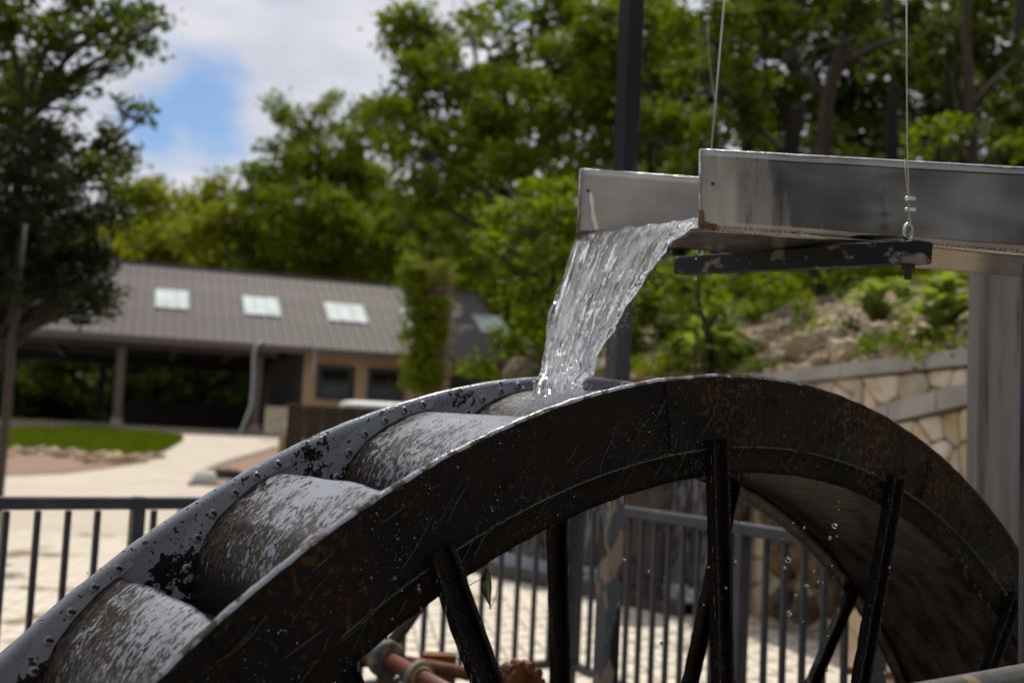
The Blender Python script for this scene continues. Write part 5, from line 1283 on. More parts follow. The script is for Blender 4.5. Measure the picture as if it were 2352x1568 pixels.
# sole plate
def sole():
    n = 360; m_ = 14; v = []; f = []; ro, ri = .9195 * R, .9165 * R
    for i in range(n):
        th = 2 * PI * i / n
        for j in range(m_ + 1):
            y = .0115 + (WW - .0125) * j / m_; v.append(pol(th, ri + .0012 * nz(th * 14, y * 12), y))
        for j in range(m_ + 1):
            y = .0115 + (WW - .0125) * j / m_; v.append(pol(th, ro, y))
    k = 2 * (m_ + 1)
    for i in range(n):
        i2 = (i + 1) % n
        for j in range(m_):
            f.append((i * k + j, i2 * k + j, i2 * k + j + 1, i * k + j + 1)); f.append((i * k + m_ + 1 + j, i * k + m_ + 2 + j, i2 * k + m_ + 2 + j, i2 * k + m_ + 1 + j))
    mk('sole_plate', v, f, 'sole', wheel, smooth=True)
sole()
# seam welds along the sole where it meets the far shroud
mb = MB(); mb.tube([pol(2 * PI * i / 240, .9150 * R, WW - .008) for i in range(240)], .005, 6, closed=True); mb.mk('weld_seam', 'spoke', wheel, smooth=True)
# buckets: elbow profile, lip at angle 0, running to larger angles and down to the sole
PROF = [(0, .9845), (.4, .9855), (1.5, .985), (3.0, .981), (4.4, .975), (5.6, .965), (6.3, .956), (6.9, .946), (7.5, .934), (8.1, .920)]
def prof_r(a):
    for (a0, r0), (a1, r1) in zip(PROF, PROF[1:]):
        if a <= a1: return r0 + (r1 - r0) * (a - a0) / (a1 - a0)
    return PROF[-1][1]
def bucket_mesh(seed):
    m_ = 22; v = []; f = []; prof = []
    for (a0, r0), (a1, r1) in zip(PROF, PROF[1:]):
        k = max(2, int((a1 - a0) * 4)); prof += [(a0 + (a1 - a0) * q / k, r0 + (r1 - r0) * q / k) for q in range(k)]
    prof.append(PROF[-1])
    y0, y1 = .0115, WW - .0008
    for side in (0, 1):
        for i, (a, r) in enumerate(prof):
            for j in range(m_ + 1):
                t = j / m_; y = y0 + (y1 - y0) * t
                aa = a + (.22 * nz(t * 3.5, seed * 5.1) + .06 * nz(t * 14, seed)) * max(0, 1 - a / 1.5) + .8 * (1 - t) ** 2.2 * max(0, 1 - a / 8)       # uneven, drooping lip
                bump = .0018 * nz(a * .8, t * 4, seed * 3.3) - .005 * max(0, (t < .06) * (.06 - t) / .06) - (.004 * math.exp(-((t - .0) / .08) ** 2) if a < 1 else 0)
                v.append(pol(math.radians(aa), r * R + bump - .0035 * side, y))
    n = len(prof); k = n * (m_ + 1)
    for s in (0, 1):
        for i in range(n - 1):
            for j in range(m_):
                a = s * k + i * (m_ + 1) + j; q = (a, a + m_ + 1, a + m_ + 2, a + 1); f.append(q if s else q[::-1])
    for j in range(m_): f.append((j, j + 1, k + j + 1, k + j))
    return mesh('bucket', v, f, 'bucket', True)
BM = [bucket_mesh(i) for i in range(4)]
def flange_mesh():
    v = []; f = []; A = [-.9 + i * .25 for i in range(36)]
    for i, a in enumerate(A):
        r0 = prof_r(max(a, 0)) + .0012; w = .0185 if a > 0 else .0185 + a * .008
        if a > 4: pass
        # offset outwards from the sheet, along its normal in the plane of the ring
        da = .05; s0 = pol(math.radians(a), prof_r(max(a - da, 0)), 0) * R; s1 = pol(math.radians(a + da), prof_r(max(a + da, 0)), 0) * R
        s0 = pol(math.radians(a - da), prof_r(max(a - da, 0)) * R, 0); s1 = pol(math.radians(a + da), prof_r(max(a + da, 0)) * R, 0)
        tn = (s1 - s0).normalized(); nr = Vector((tn.z, 0, -tn.x)); b0 = pol(math.radians(a), r0 * R, 0)
        if nr.dot(b0) < 0: nr = -nr
        off = w * R * (1 + .06 * nz(a * 2.2, 4)); top = b0 + nr * off
        if top.length > .9965 * R: top = top.normalized() * (.9965 * R)
        for q, y in ((b0, WW), (b0, WW - .0045), (top, WW - .0045), (top, WW)): v.append(Vector((q.x, y, q.z)))
    for i in range(len(A) - 1):
        for k in range(3): a = i * 4 + k; f.append((a, a + 1, a + 5, a + 4))
    f += [(0, 1, 2, 3), tuple(len(v) - 4 + q for q in (3, 2, 1, 0))]
    return mesh('bucket_flange', v, f, 'paint', False)
FM = flange_mesh()
mb = MB()
def dome(mb, c, r, ax, n=12):
    X = ax.orthogonal().normalized(); Y = ax.cross(X); v = []; rows = 4
    for i in range(rows):
        a = i / rows * PI / 2; 
        for k in range(n): t = 2 * PI * k / n; v.append(c + (X * math.cos(t) + Y * math.sin(t)) * r * math.cos(a) ** .7 + ax * r * .55 * math.sin(a))
    v.append(c + ax * r * .55)
    f = [(i * n + k, i * n + (k + 1) % n, (i + 1) * n + (k + 1) % n, (i + 1) * n + k) for i in range(rows - 1) for k in range(n)] + [((rows - 1) * n + k, (rows - 1) * n + (k + 1) % n, rows * n) for k in range(n)]
    mb.add(v, f)
dome(mb, Vector((0, 0, 0)), .0085, Vector((0, -1, 0))); RV = mb.me('rivet', 'rivetpaint', True)
RIV = [(-.1, .9925), (1.35, .9925), (2.9, .989), (4.5, .983), (5.9, .9715), (7.2, .953)]
for k in range(36):
    lip = 116.9 + 10 * k + (.3 if k == 1 else 0) + (-.6 if k == 35 else 0)
    ph = math.radians(lip)
    bo = link('bucket', BM[k % 4], wheel, loc=(0, 0, 0), rot=(0, -ph, 0)); ORG[bo.name] = Vector()
    fo = link('flange', FM, bo, loc=(0, 0, 0))
    for a, r in RIV:
        q = pol(math.radians(a), r * R, WW - .0045); link('rivet', RV, bo, loc=q)
# spokes: channel iron with raised edges, near and far sets
sp_ang = [117.5, 95.0, 73.6, 51.9]; rest = (360 - (117.5 - 51.9)) / 13
sp_ang += [51.9 - rest * i for i in range(1, 13)]
def spoke(name, th, y, w, dep, r1, bend=0., near=True):
    X = Vector((math.cos(th), 0, math.sin(th))); T = Vector((-math.sin(th), 0, math.cos(th))); mb = MB(); nn = 90; r0 = .12
    sec = [(-w / 2, -dep), (-w / 2 + .008, -dep), (-w / 2 + .009, -.006), (w / 2 - .009, -.006), (w / 2 - .008, -dep), (w / 2, -dep), (w / 2, 0), (-w / 2, 0)]
    v = []; m_ = len(sec)
    for i in range(nn + 1):
        r = lerp(r0, r1, i / nn)
        for j, (a, b_) in enumerate(sec):
            k1 = 1.0 + .0; ja = .0022 * nz(r * 34, j * 3.1, th * 5) + .0012 * nz(r * 110, j * 1.3, th)
            v.append(X * r + T * (a + ja + bend * math.sin(PI * i / nn)) + Vector((0, y + b_ + .0018 * nz(r * 60, j * 7.7, th) , 0)))
    f = [(i * m_ + j, (i + 1) * m_ + j, (i + 1) * m_ + (j + 1) % m_, i * m_ + (j + 1) % m_) for i in range(nn) for j in range(m_)]
    f += [tuple(range(m_)), tuple(range(nn * m_ + m_ - 1, nn * m_ - 1, -1))]
    o = mk(name, v, f, 'spoke', wheel, smooth=False)
for i, a in enumerate(sp_ang):
    spoke('spoke', math.radians(a), -.001, .046, .020, .934 * R)
    spoke('spoke', math.radians(a + (.2 if i < 4 else 0)), WW - .002, .044, .018, .913 * R, near=False)
mb = MB(); mb.tube([Vector((0, -.004, 0)), Vector((0, .0, 0))][::-1], [.0095, .0095], 6); BT = mb.me('bolt', 'spoke')
for a in sp_ang:
    for rr in (.884, .915):
        pass
    for rr, t_ in ((.905, -.033), (.918, .034)):
        q = pol(math.radians(a), rr * R, -.0005) + Vector((-math.sin(math.radians(a)), 0, math.cos(math.radians(a)))) * t_; link('bolt', BT, wheel, loc=q)
for k in range(12):
    a = math.radians(9 + 30 * k); mb = MB(); mb.tube([pol(a + .002 * nz(q * 1.3, k), R * (.931 + .064 * q / 14), -.0004) for q in range(15)], [.0022 + .0008 * nz(q * 2.1, k) for q in range(15)], 6); mb.mk('seam_weld', 'dark', wheel, smooth=True)
# hub, axle and bearings
for y in (-.02, WW + .02):
    mb = MB(); mb.tube([Vector((0, y - .05, 0)), Vector((0, y - .04, 0)), Vector((0, y + .04, 0)), Vector((0, y + .05, 0))], [.19, .21, .21, .19], 32); mb.mk('hub', 'dark', wheel)
mb = MB(); mb.tube([Vector((0, -.28, 0)), Vector((0, WW + .45, 0))], .05, 20); mb.mk('axle', 'spoke', wheel)
# rivet heads on the near plate where the buckets are fixed
mb = MB(); dome(mb, Vector((0, 0, 0)), .008, Vector((0, -1, 0))); RV2 = mb.me('rivet', 'dark', True)
for k in range(36):
    for a, r in ((1.5, .975), (5.0, .950)):
        link('rivet', RV2, wheel, loc=pol(math.radians(116.9 + 10 * k + a), r * R, 0), rot=(0, 0, 0))
# strands of algae lying on the near plate, and hanging threads
def algae():
    r = random.Random(9); mb = MB()
    for i in range(150):
        th = math.radians(r.uniform(48, 142)); rr = R * r.uniform(.90, .992); L_ = r.uniform(.03, .16); n = 9
        c = pol(th, rr, 0); sl = math.radians(r.gauss(232, 13)); cu = r.uniform(-.9, .9); q = c.copy(); pts = []
        for k in range(n):
            an = sl + cu * (k / n - .5); q = q + Vector((math.cos(an), 0, math.sin(an))) * (L_ / n)
            rad = q.length
            if rad > .995 * R or rad < .905 * R: break
            pts.append(Vector((q.x, -.0022 + .0012 * nz(k * 2.2, i) - .004 * (abs(rad - .925 * R) < .006), q.z)))
        if len(pts) > 3:
            w = r.uniform(.0003, .0009); m_ = len(pts); mb.tube(pts, [w * (.35 + .65 * math.sin(PI * (j + .5) / m_)) for j in range(m_)], 5)
    for i in range(120):     # matted threads along the inner ring ridge
        th = math.radians(r.uniform(48, 142)); L_ = r.uniform(.03, .10) / R; n = 8
        mb.tube([pol(th + L_ * (k / n), R * (.9245 + .0016 * nz(k * .7, i)), -.0065 + .001 * nz(k, i)) for k in range(n + 1)], r.uniform(.0006, .0014), 4)
    mb.mk('algae_strands', 'algae', wheel, smooth=True, kind='stuff')
    mb = MB()
    for i in range(190):      # ragged weed on spoke edges and the inner rim
        if r.random() < .65:
            a = sp_ang[r.randrange(4)]; rr = R * r.uniform(.62, .93); c = pol(math.radians(a), rr, -.015) + Vector((-math.sin(math.radians(a)), 0, math.cos(math.radians(a)))) * r.choice((-.023, .023))
        else: c = pol(math.radians(r.uniform(52, 140)), R * .8975, r.uniform(0, .01))
        L_ = r.uniform(.004, .022); m_ = 5; w = r.uniform(.0006, .0024)
        mb.tube([c + Vector((.003 * nz(k, i), 0, -L_ * k / m_)) for k in range(m_ + 1)], [w * (1 - .6 * k / m_) for k in range(m_ + 1)], 5)
    mb.mk('hanging_weed', 'algae', wheel, smooth=True, kind='stuff')
algae()
def beads():
    r = random.Random(31); mb = MB(); o6 = [Vector(w) for w in ((1, 0, 0), (-1, 0, 0), (0, 1, 0), (0, -1, 0), (0, 0, 1), (0, 0, -1))]; F6 = [(0, 2, 4), (2, 1, 4), (1, 3, 4), (3, 0, 4), (2, 0, 5), (1, 2, 5), (3, 1, 5), (0, 3, 5)]
    for i in range(7500):
        th = math.radians(r.uniform(47, 143)); rr = R * r.uniform(.899, .996); k = nz(th * 9, rr * 14, 3)
        if k < .05 + .25 * r.random() - .2 * (r.random() < .15) or abs(rr / R - .925) < .0: continue
        if r.random() < .18: rr = R * (.9245 + r.gauss(0, .0012))
        s_ = r.uniform(.0002, .00065) * (1.9 if r.random() < .06 else 1); c = pol(th, rr, -.0012 - (.005 if abs(rr / R - .9245) < .002 else 0)); mb.add([c + Vector((w.x, w.y, w.z * r.uniform(1, 1.8))) * s_ for w in o6], F6)
    for i in range(1500):
        a = math.radians(sp_ang[r.randrange(4)] ); rr = R * r.uniform(.60, .93); t_ = r.choice((-.021, .021, r.uniform(-.02, .02))); c = pol(a, rr, -.0215 if abs(t_) > .0205 else -.008) + Vector((-math.sin(a), 0, math.cos(a))) * (t_ + r.gauss(0, .0015)); s_ = r.uniform(.0002, .0007)
        mb.add([c + w * s_ for w in o6], F6)
    mb.mk('water_glint_beads', 'bead', wheel, smooth=True, kind='stuff')
M['bead'] = mat('glint_bead', (.75, .77, .8), .18, .9)  # pale metal colour imitates bright sky glints in the drops
beads()
# bearing pedestals in the pit
for y in (-.24, WW + .4):
    wm = Matrix.Rotation(PSI, 3, 'Z'); q = HUB + wm @ Vector((0, y, 0)); mb = MB(); ax = (wm @ Vector((1, 0, 0)), wm @ Vector((0, 1, 0)), bz)
    mb.box(Vector((q.x, q.y, (HUB.z - .06 - 2.6) / 2)), (.3, .14, HUB.z - .06 + 2.6), ax, bev=.01)
    mb.mk('bearing_pedestal', 'pit', label=('near' if y < 0 else 'far') + ' concrete pedestal carrying the wheel axle in the pit', cat='pedestal')
# the single wet leaf caught on the inner rim
def wetleaf():
    D = 1.80; pts = [(1122, 1288, .001), (1120, 1302, .0012), (1118, 1318, .006), (1117, 1335, .0085), (1117, 1352, .0088), (1119, 1368, .006), (1123, 1382, .0025), (1127, 1392, .0012)]
    v = []; f = []; n = 6
    for i, (x, y, w) in enumerate(pts):
        c = P(x, y, D)
        for k in range(n): a = 2 * PI * k / n; v.append(c + _R * math.cos(a) * w + _F * math.sin(a) * w * .35 + _F * .002 * math.sin(i * 1.4))
    f = [(i * n + k, i * n + (k + 1) % n, i * n + n + (k + 1) % n, i * n + n + k) for i in range(len(pts) - 1) for k in range(n)]
    o = mk('wet_leaf', v, f, 'wetleaf', smooth=True, label='single dark green wet leaf dangling from the inner edge of the near rim', cat='leaf')
    mb = MB(); mb.tube([P(x, y, D) for x, y in ((1120, 1308), (1112, 1318), (1104, 1330), (1092, 1335), (1078, 1344))], .0007, 5); mb.tube([P(x, y, D) for x, y in ((1127, 1392), (1133, 1385), (1139, 1368), (1144, 1348), (1147, 1332))], .0005, 5); mb.mk('stem', 'wetleaf', o, smooth=True)
M['wetleaf'] = mat('wet_leaf_green', (.012, .035, .010), .25, c2=(.05, .10, .012), scale=60, spec=.8)
wetleaf()

# ------------------------------------------------------------------ the flume
FL = {'nbl': P(1606, 523, 2.5), 'ntl': P(1608, 344, 2.5), 'ntm': P(2083, 371, 2.46), 'ntr': P(2352, 386, 2.42), 'nbm': P(1859, 540, 2.475), 'nbm2': P(2030, 554, 2.455), 'nbr': P(2352, 582, 2.42),
      'fbl': P(1326, 545, 2.83), 'ftl': P(1333, 389, 2.83), 'ftm': P(1606, 409, 2.80), 'fbm': P(1680, 580, 2.80), 'fbr': P(2352, 633, 2.70), 'ftr': P(2352, 462, 2.70)}
def flume():
    root = empty('flume', FL['nbl'], 'open stainless steel flume pouring water over the wheel', 'flume')
    def ext(a, b_, k): return b_ + (b_ - a).normalized() * k
    def plate(name, top, bot, mats_, yoff, th=.0028, n=60):
        # top/bottom polylines of equal param; gives a thin plate with two skins
        v = []; f = []; fm = []; m_ = 10
        def along(pl, t):
            L_ = [0]
            for a, b_ in zip(pl, pl[1:]): L_.append(L_[-1] + (b_ - a).length)
            s = t * L_[-1]
            for i in range(len(pl) - 1):
                if s <= L_[i + 1] or i == len(pl) - 2: return pl[i].lerp(pl[i + 1], (s - L_[i]) / (L_[i + 1] - L_[i]))
        for sd_ in (0, 1):
            for i in range(n + 1):
                a, b_ = along(top, i / n), along(bot, i / n)
                for j in range(m_ + 1):
                    q = a.lerp(b_, j / m_); wv = .0016 * nz(i * .22, j * .35, 4) ; v.append(q + yoff.normalized() * (th * sd_ + wv))
        k = (n + 1) * (m_ + 1)
        for s in (0, 1):
            for i in range(n):
                for j in range(m_):
                    a = s * k + i * (m_ + 1) + j; q = (a, a + 1, a + m_ + 2, a + m_ + 1); f.append(q[::-1] if s else q); fm.append(s if len(mats_) > 1 else 0)
        for i in range(n):
            a = i * (m_ + 1); f.append((a, a + m_ + 1, k + a + m_ + 1, k + a)); fm.append(0)
            a = a + m_; f.append((a, k + a, k + a + m_ + 1, a + m_ + 1)); fm.append(0)
        for i in (0, n):
            for j in range(m_): a = i * (m_ + 1) + j; f.append((a, k + a, k + a + 1, a + 1)); fm.append(0)
        return mk(name, v, f, mats_, root, smooth=True, fm=fm)
    Y = Vector((0, 1, 0)); rt = ext(FL['ntm'], FL['ntr'], 1.2); rb = ext(FL['nbm2'], FL['nbr'], 1.2); rft = ext(FL['ftm'], FL['ftr'], 1.2); rfb = ext(FL['fbm'], FL['fbr'], 1.2)
    plate('near_side', [FL['ntl'], FL['ntm'], FL['ntr'], rt], [FL['nbl'], FL['nbm'], FL['nbm2'], FL['nbr'], rb], ['steel', 'steelin'], Y)
    plate('far_side', [FL['ftl'], FL['ftm'], FL['ftr'], rft], [FL['fbl'], FL['fbm'], FL['fbr'], rfb], ['steelin', 'steel'], Y)
    dz = Vector((0, 0, -1))
    plate('floor', [FL['nbl'], FL['nbm'], FL['nbm2'], FL['nbr'], rb], [FL['fbl'], FL['fbm'], FL['fbr'], rfb], ['steelin', 'steelbot'], dz)
    # folded top edges
    for pl, nm in (([FL['ntl'], FL['ntm'], FL['ntr'], rt], 'top_fold'), ([FL['ftl'], FL['ftm'], FL['ftr'], rft], 'top_fold')):
        mb = MB(); w = []; n = 60
        for a, b_ in zip(pl, pl[1:]):
            for i in range(20): q = a.lerp(b_, i / 20); w.append(q + Vector((0, .004, .0006 * nz(len(w) * .5))))
        w.append(pl[-1]); mb.tube(w, .0036, 8); mb.mk(nm, 'galv', root, smooth=True)
    mb = MB(); mb.tube([FL['ntl'] + Vector((0, .001, 0)), FL['nbl'] + Vector((0, .001, 0))], .0024, 8); mb.tube([FL['ftl'], FL['fbl']], .0024, 8); mb.mk('end_edge', 'galv', root, smooth=True)
    # lime crust along the lower near edge, brown silt at the outlet corner, white sealant smear, stain at the far corner
    r = random.Random(4)
    def crust(a, b_, n, mname, nm, rr, dy):
        mb = MB()
        for i in range(n):
            q = a.lerp(b_, r.random()) + Vector((r.uniform(-.004, .004), dy + r.uniform(-.002, .001), r.uniform(-.006, .008))); s = rr * r.uniform(.4, 1.2)
            mb.add([q + Vector(w) * s for w in ((1, 0, 0), (-1, 0, 0), (0, .4, 0), (0, -.4, 0), (0, 0, .8), (0, 0, -.8))], [(0, 2, 4), (2, 1, 4), (1, 3, 4), (3, 0, 4), (2, 0, 5), (1, 2, 5), (3, 1, 5), (0, 3, 5)])
        mb.mk(nm, mname, root, smooth=True, kind='stuff')
    crust(P(1640, 525, 2.497), FL['nbm'] + Vector((0, -.002, .002)), 260, 'lime', 'lime_crust', .0022, -.001)
    crust(P(2148, 562, 2.44), P(2352, 581, 2.418), 160, 'lime', 'lime_crust', .0015, -.001)
    crust(P(1610, 515, 2.497), P(1650, 526, 2.495), 220, 'silt', 'silt_stain', .003, 0)
    crust(P(1611, 490, 2.498), P(1612, 522, 2.497), 110, 'silt', 'silt_stain', .0035, 0)
    crust(P(1328, 541, 2.822), P(1415, 538, 2.815), 420, 'silt', 'silt_stain', .0065, -.002)
    crust(P(1328, 548, 2.822), P(1412, 545, 2.815), 300, 'silt', 'silt_stain', .006, -.002)
    v = []; f = []; ws = [(1357, 442, 6), (1358, 452, 9), (1360, 464, 10), (1361, 476, 9), (1362, 490, 8), (1365, 505, 9), (1368, 518, 10), (1372, 530, 12)]
    for i, (x, y, w) in enumerate(ws): v += [P(x - w / 2 + r.uniform(-1, 1), y, 2.824), P(x, y, 2.820), P(x + w / 2 + r.uniform(-1, 1), y, 2.824)]
    for i in range(len(ws) - 1): a = i * 3; f += [(a, a + 1, a + 4, a + 3), (a + 1, a + 2, a + 5, a + 4)]
    mk('white_sealant', v, f, 'white', root, smooth=True)
    mb = MB(); mb.tube([P(1350, 438, 2.826), P(1350, 438, 2.82)], .0035, 10); mb.tube([P(1637, 422, 2.502), P(1637, 422, 2.494)], .004, 10); mb.mk('bolt_head', 'rustdark', root)
flume()
def hanger():
    a = P(2125, 579, 2.30); b_ = P(1563, 611, 3.05); d = (b_ - a).normalized(); root = empty('hanging_bar', a, 'black square steel bar hung on cables beneath the flume, paint flaking to tan', 'bar')
    mb = MB(); mb.bar(a, b_, .046, .047, bz, bev=.003); mb.mk('bar', 'bar', root)
    def eye(px, py, D, s=1.):
        c = P(px, py, D); mb = MB(); n = 20; ax = Vector((.55, .3, 0)).normalized()
        rr = .0145 * s; mb.tube([c + ax * rr * .78 * math.cos(2 * PI * k / n) + bz * rr * math.sin(2 * PI * k / n) for k in range(n)], .0042 * s, 8, closed=True)
        mb.tube([c - bz * rr, c - bz * (rr + .012)], .0045, 8); return mb.mk('eye_bolt', 'galv', root, smooth=True)
    eye(2086, 533, 2.35, 1.1); eye(1607, 578, 2.97, .8)
    q = P(2086, 608, 2.35); mb = MB(); mb.tube([q, q - bz * .010], .0135, 6); mb.tube([q - bz * .010, q - bz * .031], .0075, 10); mb.tube([q, q + bz * .003], .018, 16); mb.mk('nut', 'rustdark', root)
hanger()
def cables():
    # near cable, looped through the eye bolt and clamped twice
    D = 2.35; root = empty('cable', P(2086, 520, D), 'near steel cable with two wire clips above the eye bolt of the bar', 'cable')
    mb = MB(); mb.tube([P(2082, -60, D), P(2082.5, 150, D), P(2083.5, 330, D), P(2087, 452, D)], .0016, 8); mb.mk('wire', 'cable', root, smooth=True)
    mb = MB(); mb.tube([P(2078, 364, D), P(2080, 400, D), P(2085, 452, D), P(2087, 500, D), P(2083, 515, D), P(2079, 535, D), P(2084, 541, D), P(2092, 536, D), P(2094, 528, D), P(2091, 508, D), P(2089, 500, D), P(2088, 455, D)], .0014, 8); mb.mk('loop', 'cable', root, smooth=True)
    for y in (456, 481):
        mb = MB(); mb.box(P(2089, y, D - .004), (.018, .010, .008), (_R, _F, _U), bev=.002)
        for dx in (-5, 5, 11): mb.tube([P(2089 + dx, y, D - .009), P(2089 + dx, y, D - .015)], .0042, 6)
        mb.tube([P(2082, y - 2, D + .004), P(2078, y, D - .004), P(2082, y + 4, D - .008)], .0026, 6); mb.tube([P(2085, y, D + .005), P(2103, y, D + .004)], .003, 6); mb.mk('wire_clip', 'galv', root, smooth=False)
    root = empty('cable', P(1610, 575, 2.97), 'straight steel cable passing behind the near flume side to the far bar end', 'cable')
    mb = MB(); mb.tube([P(1668, -50, 2.97), P(1634, 340, 2.97), P(1608, 572, 2.97)], .0021, 8); mb.mk('wire', 'cable', root, smooth=True)
    D = 4.3; root = empty('cable', P(1625, 43, D), 'slack rusty guy cable with two clips and loose tail between post and flume', 'cable')
    mb = MB(); mb.tube([P(1630, -50, D), P(1626, 18, D), P(1624, 43, D), P(1620, 70, D), P(1600, 200, D), P(1567, 395, D), P(1536, 590, D), P(1510, 760, D), P(1490, 885, D), P(1470, 1010, D)], .0017, 8); mb.mk('wire', 'guy', root, smooth=True)
    mb = MB(); mb.tube([P(1626, 46, D), P(1626, 90, D), P(1630, 150, D), P(1638, 205, D), P(1649, 262, D)], .0018, 8); mb.mk('tail', 'cable', root, smooth=True)
    for y in (18, 43):
        c = P(1625, y, D); mb = MB(); mb.tube([c - bz * .008 + _R * 0, c - bz * .004, c + bz * .004, c + bz * .008], [.006, .014, .014, .006], 12); mb.mk('wire_clip', 'galv', root, smooth=True)
cables()

# ------------------------------------------------------------------ the falling water
EL = [(0, 1326, 546, 2.83), (.10, 1311, 590, 2.79), (.28, 1287, 674, 2.71), (.40, 1269, 727, 2.64), (.55, 1258, 790, 2.54), (.70, 1249, 848, 2.42), (.84, 1234, 905, 2.31), (1, 1219, 962, 2.22)]
ER = [(0, 1604, 506, 2.50), (.07, 1577, 530, 2.485), (.13, 1545, 554, 2.47), (.22, 1509, 602, 2.44), (.28, 1486, 630, 2.42), (.36, 1461, 670, 2.40), (.43, 1440, 700, 2.37), (.50, 1419, 732, 2.34), (.57, 1399, 764, 2.31), (.67, 1371, 815, 2.24), (.74, 1363, 852, 2.19), (.79, 1338, 874, 2.15), (.88, 1331, 915, 2.10), (1, 1322, 955, 2.05)]
def smooth_tab(tab, t):
    # Catmull-Rom on the table
    ts = [q[0] for q in tab]; i = max(0, min(len(tab) - 2, sum(1 for q in ts if q <= t) - 1)); u = (t - ts[i]) / (ts[i + 1] - ts[i])
    p1, p2 = tab[i][1:], tab[i + 1][1:]; p0 = tab[max(0, i - 1)][1:]; p3 = tab[min(len(tab) - 1, i + 2)][1:]
    return [.5 * (2 * b_ + (c - a) * u + (2 * a - 5 * b_ + 4 * c - d) * u * u + (3 * b_ - a - 3 * c + d) * u ** 3) for a, b_, c, d in zip(p0, p1, p2, p3)]
def water():
    nu, nv = 150, 330; back = 26
    fdir = (FL['nbm'] - FL['nbl']).normalized(); G = []
    for j in range(-back, nv + 1):
        row = []
        if j < 0:
            k = -j / back * .42
            a = P(*smooth_tab(EL, 0)) + fdir * k + bz * (.012 * min(1, k / .1)); b_ = P(*smooth_tab(ER, 0)) + fdir * k + bz * (.016 * min(1, k / .1))
            a = P(1326, 546, 2.822) + (FL['fbm'] - FL['fbl']).normalized() * k + bz * (.004 + .022 * min(1, k / .2)); b_ = P(1604, 508, 2.505) + fdir * k + bz * (.0 + .006 * min(1, k / .2))
            for i in range(nu + 1): row.append(a.lerp(b_, i / nu))
        else:
            t = j / nv; a = P(*smooth_tab(EL, t)); b_ = P(*smooth_tab(ER, t))
            for i in range(nu + 1):
                u = i / nu; q = a.lerp(b_, u); 
                # slight belly towards the viewer
                q = q - _F * (.035 * math.sin(PI * u) * math.sin(PI * min(1, t * 1.2)) ) ; row.append(q)
        G.append(row)
    NV = len(G); base = np.array([[tuple(q) for q in r] for r in G])
    du = np.gradient(base, axis=1); dv = np.gradient(base, axis=0); nr = np.cross(du, dv); nr /= np.linalg.norm(nr, axis=2)[:, :, None]
    if (nr[NV // 2, nu // 2] * np.array(_F)).sum() > 0: nr = -nr
    front = np.zeros((NV, nu + 1)); rear = np.zeros((NV, nu + 1))
    for j in range(NV):
        t = (j - back) / nv; tt = t * 1.0
        for i in range(nu + 1):
            u = i / nu; uu = u * (1.15 - .45 * max(0, t)) ; sh = u * 1.0
            # ridges drawn out along the fall
            s = uu * 40 + 1.2 * nz(uu * 5, tt * 4, 1) ; 
            h = .0060 * nz(uu * 9 + tt * 1.5, tt * 2.6, 4.3) + .0036 * nz(uu * 22, tt * 5.0, 1.3) + .0030 * nz(uu * 40, tt * 9 + uu * 3, 5.1) + .0013 * nz(uu * 80, tt * 20 + uu * 5, 9.2) + .0004 * nz(uu * 150, tt * 50, 3.3)
            g = .0040 * nz(uu * 20, tt * 5.5, 21.3) + .0022 * nz(uu * 38, tt * 10, 25.1) + .0009 * nz(uu * 76, tt * 20, 29.2)
            amp = .45 if t < 0 else (.55 + .6 * min(1, t * 4))
            rim = math.exp(-((1 - u) / .07) ** 2) * (.5 + .7 * max(0, nz(tt * 26, 7.7))) + .5 * math.exp(-(u / .03) ** 2)
            th = .0035 + .0075 * rim * (1 if t > 0 else .2)
            e = min(1, min(u, 1 - u) / .022); e = math.sqrt(max(0, 1 - (1 - e) ** 2))
            front[j, i] = (th + abs(h) * amp * 1.5) * e + h * amp * .5; rear[j, i] = -(th * .7 + abs(g) * amp) * e + h * amp * .5
    # wavy free edges
    for j in range(NV):
        t = (j - back) / nv
        if t <= 0: continue
        wv = .009 * nz(t * 13, 3.3) + .006 * nz(t * 34, 1.1) + .003 * nz(t * 80, 8.8); wl = .004 * nz(t * 18, 13.3) + .002 * nz(t * 60, 4.4)
        ed = base[j, -1] - base[j, 0]; ed /= np.linalg.norm(ed); k = min(1, t * 8)
        for i in range(nu + 1):
            u = i / nu; base[j, i] += ed * k * (wv * max(0, (u - .8) / .2) + wl * max(0, (.15 - u) / .15))
    A = base + nr * front[:, :, None]; B_ = base + nr * rear[:, :, None]
    V = np.concatenate([A.reshape(-1, 3), B_.reshape(-1, 3)]); n1 = nu + 1; K = NV * n1; f = []
    for j in range(NV - 1):
        for i in range(nu):
            a = j * n1 + i; f.append((a, a + n1, a + n1 + 1, a + 1)); b_ = K + a; f.append((b_, b_ + 1, b_ + n1 + 1, b_ + n1))
        a = j * n1; f.append((a, K + a, K + a + n1, a + n1)); a = j * n1 + nu; f.append((a, a + n1, K + a + n1, K + a))
    for i in range(nu):
        a = i; f.append((a, a + 1, K + a + 1, K + a)); a = (NV - 1) * n1 + i; f.append((a, K + a, K + a + 1, a + 1))
    o = mk('falling_water', [tuple(q) for q in V], f, 'sheet', smooth=True, label='clear sheet of water pouring off the end of the flume into the wheel buckets', cat='water')
    fl = [(i / nu * (1.1 - .4 * max(0, (j - back) / nv)), (j - back) / nv, 0.) for j in range(NV) for i in range(n1)]; fl = fl + [(a_ + 3, b__, 0.) for a_, b__, _ in fl]
    at = o.data.attributes.new('flow', 'FLOAT_VECTOR', 'POINT'); at.data.foreach_set('vector', np.array(fl, dtype=np.float32).ravel())
water()
